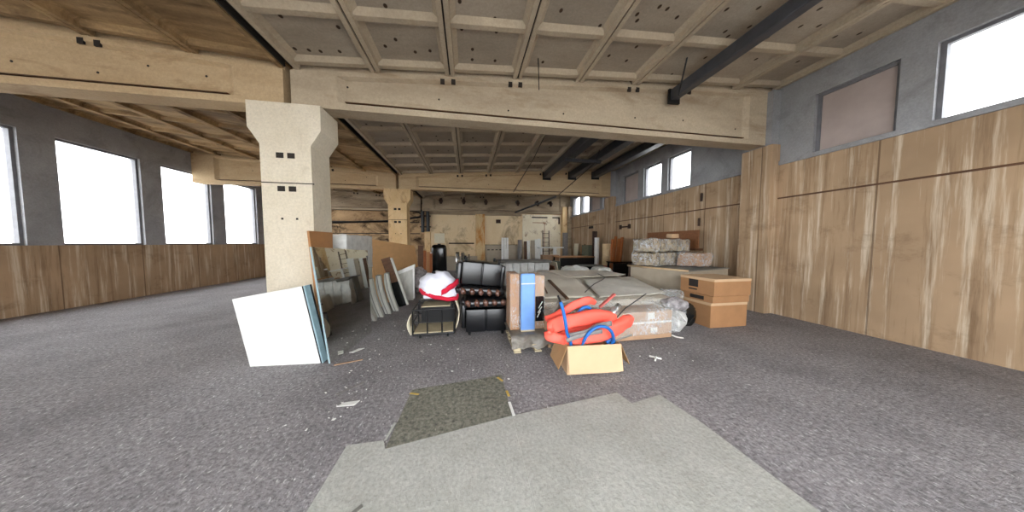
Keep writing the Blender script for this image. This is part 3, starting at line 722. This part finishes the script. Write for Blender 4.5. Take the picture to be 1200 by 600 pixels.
# loose sheets lying on top
def loose(label, poly, z, mat, seed, name='foam_sheet', th=.012, amp=.02, slope=(0, 0)):
    c = [Vector((x, y, 0)) for x, y in poly]; b = MB()
    def f(u, v):
        p = (c[0] * (1 - u) + c[1] * u) * (1 - v) + (c[3] * (1 - u) + c[2] * u) * v
        p.z = z + slope[0] * u + slope[1] * v - .14 * (1 - max(0, min(1, (p.y - 4.0) / 1.2))) + .09 * math.exp(-((p.x - 1.5) ** 2 / .5 + (p.y - 6.1) ** 2 / .6)) + amp * noise.noise(Vector((p.x * 2.2, p.y * 2.2, seed))) + amp * .4 * noise.noise(Vector((p.x * 7, p.y * 7, seed)))
        return p
    b.grid(28, 28, f); o = b.build(name, mat, None, True); m = o.modifiers.new('thick', 'SOLIDIFY'); m.thickness = th; m.offset = 1
    return tag(o, label, 'foam sheet', 'loose foam sheets on the covered stacks')
loose('grey foam sheet on the covered stack, under the dark lath', [(1.12, 4.15), (2.25, 4.1), (2.65, 6.25), (1.35, 6.45)], .70, 'foamsheet', 1.0)
loose('paler foam sheet on the right half of the covered stack', [(2.32, 4.08), (3.78, 4.2), (3.95, 5.5), (2.55, 5.2)], .70, 'foamsheet2', 3.0, slope=(-.01, .02))
loose('foam sheet lapping over the back edge of the long covered stack', [(2.3, 5.5), (3.95, 5.7), (4.0, 6.9), (2.0, 7.1)], .73, 'foamsheet', 8.0)
o = MB().box(-.03, .03, -.62, .62, 0, .025, .003).build('dark_lath', 'darkwood', None, False, (1.67, 4.50, .672), (R(6.2), 0, R(-4))); tag(o, 'dark brown wooden lath lying lengthwise on the grey foam sheet', 'lath')
o = MB().box(-.012, .012, -.4, .4, 0, .02).build('thin_lath', 'darkwood', None, False, (1.45, 4.62, .690), (R(6.2), 0, R(-10))); tag(o, 'thin dark strip beside the dark brown lath', 'lath')
o = MB().tube(spline([(2.15, 4.3, .63), (2.6, 4.8, .69), (3.1, 5.25, .745), (3.3, 5.9, .76)], 5), .008, 6).build('loose_cable', 'black'); tag(o, 'thin black cord running across the foam sheets', 'cord')
# white plastic bundles on the rear stack
for i, (x, y, z, sx, sy, sz, lab) in enumerate(((3.35, 7.4, .60, .42, .45, .20, 'white plastic-wrapped bundle on the rear stack, biggest one in the middle'), (4.02, 7.0, .60, .30, .36, .20, 'white plastic-wrapped bundle at the rear stack, rightmost by the crate'), (2.5, 7.6, .50, .36, .40, .15, 'flat white plastic-wrapped bundle on the rear stack, leftmost'))):
    b = MB(); bmesh.ops.create_icosphere(b.bm, subdivisions=4, radius=1)
    for v in b.bm.verts:
        v.co = Vector((math.copysign(abs(v.co.x) ** .7, v.co.x) * sx, math.copysign(abs(v.co.y) ** .7, v.co.y) * sy, max(-.15, v.co.z) * sz))
    b.wob(.05, 4, i * 3).wob(.02, 13, i)
    o = b.build('plastic_bundle', 'bubble', None, True, (x, y, z + .03)); tag(o, lab, 'wrapped bundle', 'white wrapped bundles on the rear stack')
# far mattress stack
t = thing('covered_mattress_stack', 'tall stack of white-wrapped panels under a grey cover', 'covered stack', (1.95, 8.0, 0), R(-3))
MB().box(-.98, .95, 1.0, 1.35, .02, .90, .02).build('inner_block', 'coverdark', t)
for k in range(7):
    x = -.95 + .27 * k
    MB().hexa([(x, .62, .02), (x + .262, .62, .02), (x + .262, .98, .02), (x, .98, .02), (x, .80, .86), (x + .262, .80, .87), (x + .262, .98, .87), (x, .98, .86)], .02, 3).sub(4).wob(.035, 6, 2).build('wrapped_panel', 'bubble', t, True)
b = MB(); b.grid(40, 16, lambda u, v: (-1.02 + 2.02 * u, .62 + .85 * v, .915 + .05 * u * (1 - u) + .02 * noise.noise(Vector((u * 6, v * 5, 2))) - .05 * (v < .07)))
o = b.build('grey_cover', 'coverdark', t, True); o.modifiers.new('thick', 'SOLIDIFY').thickness = .03
o = MB().box(-.02, .02, -.3, .3, 0, .72, .004).build('end_board', 'brownwood', None, False, (3.24, 8.95, .01), (0, R(-13), 0)); tag(o, 'brown board leaning on the right end of the grey-covered stack', 'board')
o = MB().box(-.02, .02, -.35, .35, 0, .86, .004).build('end_board', 'cream', None, False, (3.34, 8.95, .01), (0, R(-12), 0)); tag(o, 'cream board leaning outermost on the right end of the covered stack', 'board')

# ------------------------------------------------------------------ film-wrapped flat box
t = thing('flat_carton', 'long flat brown carton with two stickers under clear film', 'carton', (2.2, 3.44, 0), R(1.5))
MB().box(-1.06, 1.06, 0, .42, .015, .46, .006).build('carton_body', 'card2', t)
MB().box(.0, 1.05, -.006, .0, .27, .30).build('tape_band', 'label', t)
MB().box(.60, .72, -.012, -.004, .34, .44).build('sticker', 'label', t)
MB().box(.66, .78, -.012, -.004, .12, .20).build('sticker', 'label', t)
b = MB()
def ff(u, v):
    x = -1.10 + 2.24 * u
    bw_ = .03 * noise.noise(Vector((u * 9, v * 8, 4))) + .016 * noise.noise(Vector((u * 30, v * 22, 4)))
    if v < .35: k = v / .35; return (x + .02 * bw_, -.04 - .05 * (1 - k) * 0 + bw_ * .6, .10 + .39 * k)
    k = (v - .35) / .65; return (x, -.03 + .50 * k, .492 + .05 * math.sin(k * PI * .6) + .03 * k * k + bw_)
b.grid(80, 36, ff); o = b.build('plastic_film', 'film', None, True, (2.2, 3.44, 0), (0, 0, R(1.5))); o.modifiers.new('thick', 'SOLIDIFY').thickness = .003
tag(o, 'clear crinkled plastic film draped over the flat brown carton', 'plastic film')
b = MB(); b.grid(20, 14, lambda u, v: (3.24 + .30 * u, 3.50 + .36 * v + .03 * math.sin(u * 5), .50 - .26 * u ** 1.6 + .02 * noise.noise(Vector((u * 8, v * 8, 1)))))
o = b.build('film_tail', 'filmw', None, True); o.modifiers.new('thick', 'SOLIDIFY').thickness = .003; tag(o, 'stiff milky film tail sticking out from the flat carton end', 'plastic film')
o = MB().tube(spline([(3.26, 3.46, .05), (3.34, 3.44, .02), (3.42, 3.40, .015)], 4), .012, 6).build('tape_tail', 'label'); tag(o, 'white tape end curling on the floor by the flat carton', 'tape')
# dark wrapped junk right of it
for i, (x, y, z, s, m, lab, nm) in enumerate(((3.98, 4.02, .20, (.22, .20, .22), 'blackgloss', 'dark glossy wrapped bundle between the flat carton and the three cartons', 'dark_bundle'),
                                            (3.62, 3.80, .18, (.15, .18, .20), 'bubble', 'clear plastic bag beside the dark bundle', 'plastic_bag'),
                                            (3.64, 3.82, .44, (.22, .18, .11), 'crumple', 'crumpled grey wrapping lying on the plastic bag', 'crumpled_wrapping'),
                                            (4.04, 4.35, .50, (.20, .2, .09), 'filmw', 'milky plastic wrap bunched above the dark bundle', 'plastic_wrap'))):
    b = MB(); bmesh.ops.create_icosphere(b.bm, subdivisions=4, radius=1)
    for v in b.bm.verts: v.co = Vector((math.copysign(abs(v.co.x) ** .8, v.co.x) * s[0], math.copysign(abs(v.co.y) ** .8, v.co.y) * s[1], math.copysign(abs(v.co.z) ** .8, v.co.z) * s[2]))
    b.wob(.04, 7, i * 2).wob(.02, 18, i)
    o = b.build(nm, m, None, True, (x, y, z + .02)); tag(o, lab, 'bundle')

# ------------------------------------------------------------------ crate and bales
RC = R(15)
t = thing('board_crate', 'large grey fibreboard crate with rounded film-covered top under the bales', 'crate', (4.66, 4.58, 0), RC)
MB().box(0, 1.62, 0, 1.50, .02, .93, .012).build('crate_body', 'crate', t)
MB().box(-.02, 1.64, -.02, 1.52, .93, .955, .01).build('crate_lid', 'coverdark', t)
MB().tube([(-.02, -.02, .95), (-.02, 1.52, .95)], .022, 8).build('wrap_roll', 'rolltan', t, True)
MB().box(-.012, .0, 1.44, 1.50, .02, .94).build('corner_strip', 'rust', t)
Mx = Matrix.Translation((4.66, 4.58, 0)) @ Matrix.Rotation(RC, 4, 'Z')
def bale(lx, wd, dp, z, h, lab, mat='bale', seed=0, ly=.92):
    p = Mx @ Vector((lx + wd / 2, ly + dp / 2, z))
    t = thing('wrapped_bale', lab, 'bale', p, RC, 'film-wrapped bales on the grey crate')
    b = MB().box(-wd / 2 + .03, wd / 2 - .03, -dp / 2, dp / 2, .012, h - .02, .035, 2).sub(5).wob(.036, 6, seed).wob(.02, 16, seed)
    b.build('bale_body', mat, t, True)
    MB().box(-wd / 2 + .02, wd / 2 - .02, -dp / 2 - .014, dp / 2 + .01, .008, h - .012, .03, 2).sub(5).wob(.04, 6, seed).wob(.02, 16, seed).build('bale_film', 'filmw', t, True)
bale(.02, .42, .55, .958, .36, 'mottled film-wrapped bale, leftmost of the lower row on the crate', seed=1)
bale(.45, .72, .55, .958, .36, 'wide streaked film-wrapped bale, second in the lower row on the crate', seed=2)
bale(1.18, .42, .55, .958, .36, 'dark grey film-wrapped bale, third in the lower row on the crate', 'tarp', seed=3)
bale(.04, .40, .52, 1.325, .35, 'mottled film-wrapped bale, leftmost of the upper row on the crate', seed=5)
bale(.45, .70, .52, 1.325, .35, 'wide film-wrapped bale in the middle of the upper row on the crate', seed=6)
bale(1.18, .50, .52, 1.325, .35, 'grey-white film-wrapped bale, right end of the upper row on the crate', seed=7)
bale(.94, .62, .52, .958, .36, 'orange-brown film-wrapped package standing apart at the crate front right', 'card3', seed=8, ly=.30)
o = MB().box(-.12, .12, -.1, .1, 0, .12, .02).wob(.02, 9).build('tan_packet', 'card', None, True, (5.55, 5.98, 1.685)); tag(o, 'small tan packet lying on top of the bales', 'packet')

# three cartons at the right
for i, (z0, z1, x0, y0, y1, lab) in enumerate(((.0, .455, 4.32, 3.74, 4.40, 'brown carton at the right edge, bottom of the stack of three'), (.46, .585, 4.33, 3.72, 4.41, 'thin flat brown carton in the middle of the stack of three'), (.59, .90, 4.33, 3.70, 4.42, 'brown carton with lid edge, top of the stack of three'))):
    t = thing('brown_carton', lab, 'cardboard box', (x0 + .4, (y0 + y1) / 2, z0), 0, 'stack of cartons at the right')
    hy = (y1 - y0) / 2
    MB().box(-.4, .4, -hy, hy, .001, z1 - z0, .006).build('carton_body', 'card3', t)
    pr = MB()
    if i == 0: pr.box(-.4045, -.4, -.02, .22, .13, .30)
    elif i == 1: pr.box(-.4045, -.4, -.17, .12, .03, .10)
    else:
        pr.box(-.4045, -.4, -.04, .16, .12, .26).box(-.4045, -.4, -.02, .16, .06, .085)
    pr.build('black_print', 'blackprint', t)
    if i != 1: MB().box(-.403, .403, -hy - .003, hy + .003, z1 - z0 - .045, z1 - z0 + .003, .002).build('lid', 'card', t)
# ------------------------------------------------------------------ right wall items
o = MB().box(0, .04, -1.0, 1.0, 0, .52, .004).build('brown_board', 'brownwood', None, False, (6.30, 6.9, 1.40)); tag(o, 'wide reddish-brown board high behind the bales at the right wall', 'board')
MB().box(.04, .28, -.9, .9, -.06, 0).build('board_shelf', 'darkwood', o)
b = MB(); b.box(-.28, .28, 0, .9, 0, 1.30, .01); o = b.build('brown_cupboard', 'brownwood', None, False, (6.28, 6.4, 0)); tag(o, 'brown cupboard standing behind the crate under the wide board', 'cupboard')
def lean(x, y, w_, h, t_, mat, lab, name, cat, ang=6, group=None, z=0.0):
    o = MB().box(-t_ / 2, t_ / 2, -w_ / 2, w_ / 2, 0, h, .004).build(name, mat, None, False, (x, y, z + .01), (0, R(ang), 0)); return tag(o, lab, cat, group)
for i, (y, h, m) in enumerate(((9.35, 1.80, 'redwood'), (9.56, 1.74, 'redwood'), (9.80, 1.84, 'redwood'), (10.03, 1.72, 'redwood'))):
    lean(6.13, y, .17, h, .03, m, ['orange-brown plank, first and nearest of four leaning on the right wall', 'orange-brown plank, second of four leaning on the right wall', 'orange-brown plank, third of four leaning on the right wall', 'orange-brown plank, farthest of four, next to the cream roll'][i], 'leaning_plank', 'plank', 5, 'orange-brown planks on the right wall')
o = MB().box(-.09, .09, -.09, .09, 0, 2.15, .01).build('dark_post', 'rust', None, False, (6.22, 11.5, 0)); tag(o, 'tall dark post standing against the right wall behind the white roll', 'post')
o = MB().tube([(6.12, 11.1, .01), (6.12, 11.1, 1.82)], .11, 16).build('white_roll', 'whitep', None, True); tag(o, 'slim white upright roll next to the tall dark post', 'roll')
o = MB().tube([(5.68, 9.52, .62), (5.68, 9.52, 1.53)], .165, 24).build('cream_roll', 'rolltan', None, True); tag(o, 'thick cream paper roll standing upright on the rose-coloured cone', 'roll')
o = MB().tube([(5.68, 9.52, .01), (5.68, 9.52, .05), (5.68, 9.52, .35), (5.68, 9.52, .615)], [.24, .22, .10, .14], 20).build('rose_cone', 'pinkbag', None, True); tag(o, 'rose-coloured cone stand carrying the thick cream roll', 'stand')
lean(6.30, 14.0, .55, 1.52, .03, 'cream', 'cream board leaning at the right wall near the corner', 'leaning_board', 'board', 4)
lean(6.32, 12.95, .10, 1.50, .03, 'darkwood', 'thin dark plank leaning left of the olive box on the right wall', 'leaning_plank', 'plank', 4)
lean(6.32, 13.3, .12, 1.35, .03, 'redwood', 'reddish plank leaning between the cream board and the thin dark plank', 'leaning_plank', 'plank', 4)
o = MB().box(-.2, .2, -.38, .38, .0, 1.45, .01).build('olive_box', 'green', None, False, (6.2, 12.1, 0)); tag(o, 'olive-green box standing by the right wall left of the dark post', 'box')
def table(loc, w_, d_, h, top, lab, name='work_table', legm='black'):
    t = thing(name, lab, 'table', loc)
    MB().box(-w_ / 2, w_ / 2, -d_ / 2, d_ / 2, h - .05, h, .008).build('table_top', top, t)
    for sx in (-1, 1):
        for sy in (-1, 1):
            x, y = sx * (w_ / 2 - .06), sy * (d_ / 2 - .06); MB().box(x - .03, x + .03, y - .03, y + .03, 0, h - .051).build('leg', legm, t)
    MB().box(-w_ / 2 + .05, w_ / 2 - .05, -d_ / 2 + .05, -d_ / 2 + .07, h - .45, h - .06).build('apron', legm, t)
    return t
table((5.05, 11.4, 0), 1.75, 1.0, .92, 'boardwood', 'brown-topped work table in front of the white roll')
table((5.85, 8.75, 0), .95, .5, .84, 'blackgloss', 'black table right of the rose cone behind the crate')
t = thing('black_bench', 'low black bench with grey top left of the rose cone', 'bench', (5.0, 9.6, 0))
MB().box(-.45, .45, -.3, .3, .60, .64, .008).build('bench_top', 'coverdark', t); MB().box(-.42, .42, -.26, .26, 0.01, .599, .01).build('bench_body', 'black', t)
o = MB().box(-.5, .5, -.35, .35, 0, .72, .03).wob(.02, 4).build('grey_crate', 'green', None, True, (3.62, 11.0, .01)); tag(o, 'grey-green covered box left of the brown-topped table', 'box')
# fixtures on the right wall
t = thing('wall_bracket', 'dark iron pipe bracket with two lugs on the right wall', 'bracket', (XW - .02, 9.6, 2.25))
MB().tube([(0, -.3, 0), (0, .3, 0)], .03, 8).build('pipe', 'rust', t)
for s in (-.3, .3): MB().box(-.06, .019, s - .05, s + .05, -.09, .09, .01).build('lug', 'rust', t)
o = MB().box(-.02, .019, -.22, .22, 0, .12).build('wall_plate', 'joint', None, False, (XW - .02, 12.6, 2.35)); tag(o, 'dark flat plate on the right wall beneath the far windows', 'plate')
for i, (y, z) in enumerate(((6.1, 2.75), (6.15, 2.05))):
    o = MB().tube([(XW - .03, y, z), (XW - .03, y, z + .22)], .03, 8).build('wall_hook', 'rust'); tag(o, ['dark hook on the right wall, upper one near the window', 'dark hook on the right wall, lower one above the brown board'][i], 'hook')

# ------------------------------------------------------------------ back wall items
t = thing('black_tank', 'black rounded tank standing upright by the back wall', 'tank', (-1.36, 12.1, 0))
b = MB(); rg = []
for z, s in ((.01, .85), (.06, 1), (1.3, 1), (1.42, .93), (1.48, .72)):
    rg.append([(.34 * s * math.copysign(abs(math.cos(a)) ** .5, math.cos(a)), .3 * s * math.copysign(abs(math.sin(a)) ** .5, math.sin(a)), z) for a in [2 * PI * k / 28 for k in range(28)]])
b.loft(rg); b.build('tank_body', 'blackgloss', t, True); MB().tube([(0, 0, 1.47), (0, 0, 1.53)], .08, 14).build('tank_cap', 'black', t, True)
o = MB().tube([(-1.60, 11.2, .01), (-1.60, 11.2, 1.15)], .03, 10).build('white_pole', 'whitep', None, True); tag(o, 'thin white pole standing before the black tank', 'pole')
for i, (x, h, r) in enumerate(((-.56, 1.10, .10), (-.30, 1.06, .085), (.02, .98, .04))):
    o = MB().tube([(x, 13.0, .01), (x, 13.0, h)], r, 16).build('metal_pipe', 'chrome', None, True); tag(o, ['thick silver pipe, left of three standing by the back wall', 'silver pipe, middle of three standing by the back wall', 'thin silver pipe, right of three standing by the back wall'][i], 'pipe', 'silver pipes standing by the back wall')
o = MB().box(-.9, .9, -.3, .3, 0, .78, .01).build('low_cabinet', 'crate', None, False, (-.4, 14.6, .01)); tag(o, 'low pale cabinet along the back wall behind the silver pipes', 'cabinet')
t = thing('wall_cabinet', 'grey wall cabinet with dark handle slots right of the rust-streaked column', 'cabinet', (2.1, 15.55, .01))
MB().box(-1.05, 1.05, -.2, .2, 0, 1.42, .01).build('cabinet_body', 'crate', t)
for k in range(4): MB().box(-.95 + .25 * k, -.80 + .25 * k, -.206, -.2, 1.10, 1.16).build('handle_slot', 'joint', t)
t = thing('white_radiator', 'upright white radiator panel on the covered stack line before the back wall', 'radiator', (2.08, 14.2, .01))
for k in range(3): MB().box(-.20 + .14 * k, -.08 + .14 * k, -.05, .05, 0, 1.86, .02).build('radiator_fin', 'whitep', t)
MB().box(-.05, .2, -.09, -.051, .3, 1.2, .01).build('front_plate', 'whitep', t)
o = MB().tube([(3.0, 14.4, .01), (3.0, 14.4, 1.75)], .13, 16).build('grey_roll', 'grey', None, True); tag(o, 'grey speckled roll standing left of the white planks', 'roll')
for i, (x, h, m, w_) in enumerate(((3.40, 1.66, 'darkwood', .10), (3.58, 1.70, 'whitep', .10), (3.86, 1.72, 'crate', .12), (4.08, 1.78, 'whitep', .09), (4.26, 1.82, 'whitep', .10))):
    o = MB().box(-w_, w_, -.02, .02, 0, h, .004).build('standing_plank', m, None, False, (x, 14.5, .01), (R(-5), 0, 0))
    tag(o, ['dark plank, first from left among the planks by the pale door', 'white plank right of the dark one by the pale door', 'grey-beige plank in the middle of the row by the pale door', 'slim white plank, second from right before the pale door', 'tallest white plank at the right end before the pale door'][i], 'plank', 'planks standing before the pale door')
t = thing('white_trestle', 'white trestle table frame before the pale door', 'table', (4.62, 13.5, 0))
MB().box(-.72, .66, -.3, .3, 1.27, 1.33, .005).build('table_top', 'whitep', t)
MB().box(.15, .33, -.05, .05, .01, 1.269).build('leg', 'whitep', t); MB().box(-.6, -.52, -.05, .05, .01, 1.269).build('leg', 'whitep', t)
MB().box(-.1, .6, -.25, .25, .01, .05).build('foot', 'whitep', t)
o = MB().box(-.55, .35, -.2, .2, 0, .92, .01).build('tan_carton', 'card2', None, False, (4.35, 12.6, .01)); tag(o, 'tan carton under the white trestle table', 'cardboard box')
t = thing('ladder', 'narrow dark ladder leaning on the pale door', 'ladder', (4.9, 15.2, .01), rot=(R(-3.5), 0, R(-2)))
for s in (-.2, .2): MB().box(s - .02, s + .02, -.03, .03, 0, 2.35).build('rail', 'rust', t)
for k in range(8): MB().tube([(-.2, 0, .2 + .28 * k), (.2, 0, .2 + .28 * k)], .014, 8).build('rung', 'rust', t)
o = MB().box(-.14, .14, -.12, .12, .0, 2.2, .02).wob(.03, 4).build('dark_bundle', 'grey', None, True, (6.0, 14.8, .01)); tag(o, 'grey bundle of laths standing in the far right corner', 'bundle')

# ------------------------------------------------------------------ left side: boards, mirror, panels
def quadslab(name, p, th_, mat, lab, cat, group=None):
    """slab from 4 corner points (bottom near, bottom far, top far, top near) with a real thickness away from +x"""
    P = [Vector(q) for q in p]; nrm = (P[1] - P[0]).cross(P[3] - P[0]).normalized()
    if nrm.x > 0: nrm = -nrm
    nrm *= th_; o = MB().hexa([P[0], P[1], P[2], P[3], P[0] + nrm, P[1] + nrm, P[2] + nrm, P[3] + nrm]).build(name, mat); 
    return tag(o, lab, cat, group) if lab else o
quadslab('chipboard_stack', [(-2.10, 6.3, .01), (-1.82, 9.95, .01), (-2.02, 9.95, 1.45), (-2.32, 6.3, 1.66)], .10, 'palewood', 'long pale wood board stack leaning toward the columns', 'board')
t = thing('wrapped_package', 'silver-white plastic-wrapped package behind the mirror', 'package', (-2.35, 5.25, .01))
MB().box(-.22, .16, -.28, .92, 0, 1.66, .02).build('package_body', 'panel', t)
MB().box(-.23, .17, -.31, .94, 1.0, 1.70, .02).sub(5).wob(.02, 8, 3).build('package_wrap', 'bubble', t, True)
o = MB().box(-.1, .1, -.20, .14, 0, 1.73, .01).build('brown_board', 'card2', None, False, (-2.36, 4.60 - .05, .01)) if False else None
quadslab('brown_board', [(-2.12, 4.00, .01), (-2.12, 4.30, .01), (-2.27, 4.68, 1.73), (-2.27, 4.05, 1.73)], .03, 'boardwood', 'orange-brown board standing behind the mirror beside the pale column', 'board')
mir = quadslab('mirror', [(-1.745, 3.45, .012), (-1.66, 4.56, .012), (-1.79, 4.84, 1.42), (-1.88, 3.40, 1.505)], .008, 'mirror', 'large frameless mirror sheet leaning on the left, reflecting the hall', 'mirror')
quadslab('mirror_backing', [(-1.756, 3.45, .012), (-1.671, 4.56, .012), (-1.801, 4.84, 1.42), (-1.891, 3.40, 1.505)], .02, 'iceblue', '', '').parent = mir
# door leaf with a blue-grey edge, nearest at left
t = thing('leaning_door', 'white door leaf with blue-grey edge, nearest object at the left', 'door leaf', (-1.86, 3.50, .01), rot=(0, R(-10.5), R(-4)))
MB().box(-.85, -.012, 0, .10, 0, 1.02, .004).build('door_leaf', 'whitep', t)
MB().box(-.012, .004, -.012, .11, 0, 1.02, .002).build('door_edge', 'iceblue', t)
MB().box(-.03, -.012, -.008, 0, 0, 1.02).build('edge_seal', 'black', t); MB().box(.004, .010, .085, .11, 0, 1.02).build('edge_seal', 'black', t)
# curved grey-white slabs
labs = ['curved grey-white slab, nearest of the four next to the mirror', 'curved grey-white slab, second from the mirror', 'curved grey-white slab, third from the mirror', 'curved grey-white slab, fourth and farthest from the mirror']
slab0 = None
for i, (x, y, h) in enumerate(((-1.92, 5.42, .74), (-1.86, 5.66, .80), (-1.78, 5.90, .84), (-1.68, 6.12, .86))):
    b = MB(); rg = []
    for k in range(13):
        q = k / 12; z = h * q; bow = -.20 * q - .035 * math.sin(PI * q)
        e_ = .06 * max(0, q - .8) / .2
        rg.append([(bow - .02 + e_ * .5, -.18, z), (bow + .10, -.20, z), (bow + .105, -.16, z), (bow + .06, .02, z), (bow - .02, .04, z)])
    b.loft(rg)
    t = thing('curved_slab', labs[i], 'slab', (x, y, .01), R(0), 'curved grey-white slabs beside the mirror')
    b.build('slab_body', 'panel', t)
    e = MB(); rg = []
    for k in range(13):
        q = k / 12; z = h * q; bow = -.20 * q - .035 * math.sin(PI * q)
        rg.append([(bow + .03, -.206, z), (bow + .045, -.206, z), (bow + .045, -.199, z), (bow + .03, -.199, z)])
    e.loft(rg); e.build('slab_edge', 'grey', t)
# tall brown and black panel + pale strip behind
t = thing('two_tone_panel', 'leaning narrow panel, brown above and black below, beside the curved slabs', 'panel', (-1.60, 6.36, .01), rot=(0, R(-17), 0))
MB().box(-.10, .10, -.02, .02, 0, .62, .003).build('lower_face', 'blackgloss', t); MB().box(-.10, .10, -.02, .02, .62, 1.24, .003).build('upper_face', 'darkwood', t)
MB().box(.10, .15, -.02, .03, 0, 1.20, .003).build('pale_edge', 'panel', t)
t = thing('white_frame_panel', 'white framed panel leaning in front of the pale wood boards', 'panel', (-1.62, 7.0, .01), rot=(0, 0, R(12)))
f = MB(); f.hexa([(-.14, -.03, 0), (.14, -.03, 0), (.14, .03, 0), (-.14, .03, 0), (-.30, -.03, .78), (.20, -.03, .98), (.20, .03, .98), (-.30, .03, .78)]); f.build('panel_body', 'panel', t)
MB().hexa([(-.26, -.05, .70), (.16, -.05, .86), (.16, -.031, .86), (-.26, -.031, .70), (-.29, -.05, .78), (.18, -.05, .97), (.18, -.031, .97), (-.29, -.031, .78)]).build('top_rail', 'whitep', t)
MB().box(.13, .17, -.05, -.031, .05, .86).build('side_rail', 'whitep', t)
MB().tube([(-.2, -.06, .55), (-.18, -.06, .50)], .03, 8).build('knob', 'black', t)
b = MB(); bmesh.ops.create_icosphere(b.bm, subdivisions=4, radius=1)
for v in b.bm.verts: v.co = Vector((v.co.x * .20, v.co.y * .38, v.co.z * .40))
b.wob(.12, 5, 2).wob(.04, 14, 5); o = b.build('crumpled_wrapping', 'crumple', None, True, (-1.50, 8.1, .42)); tag(o, 'heap of crumpled lilac-grey wrapping beside the white framed panel', 'wrapping')
for i, (x, y, h, m, w_, lab) in enumerate(((-1.88, 10.25, 1.45, 'darkwood', .10, 'dark red-brown plank right of the pale boards'), (-1.74, 10.3, 1.25, 'redwood', .07, 'orange plank second right of the pale boards'), (-1.58, 10.2, 1.2, 'boardwood', .06, 'brown plank third right of the pale boards'), (-1.46, 10.1, 1.14, 'redwood', .05, 'slim orange plank farthest right of the pale boards'))):
    o = MB().box(-w_, w_, -.02, .02, 0, h, .003).build('standing_plank', m, None, False, (x, y, .01), (R(-4), 0, 0)); tag(o, lab, 'plank', 'planks standing right of the pale boards')
o = MB().box(-.16, .16, -.14, .14, 0, 2.2, .008).build('concrete_post', 'col', None, False, (-2.3, 14.9, .01)); tag(o, 'short pale concrete post below the black drainpipe', 'post')
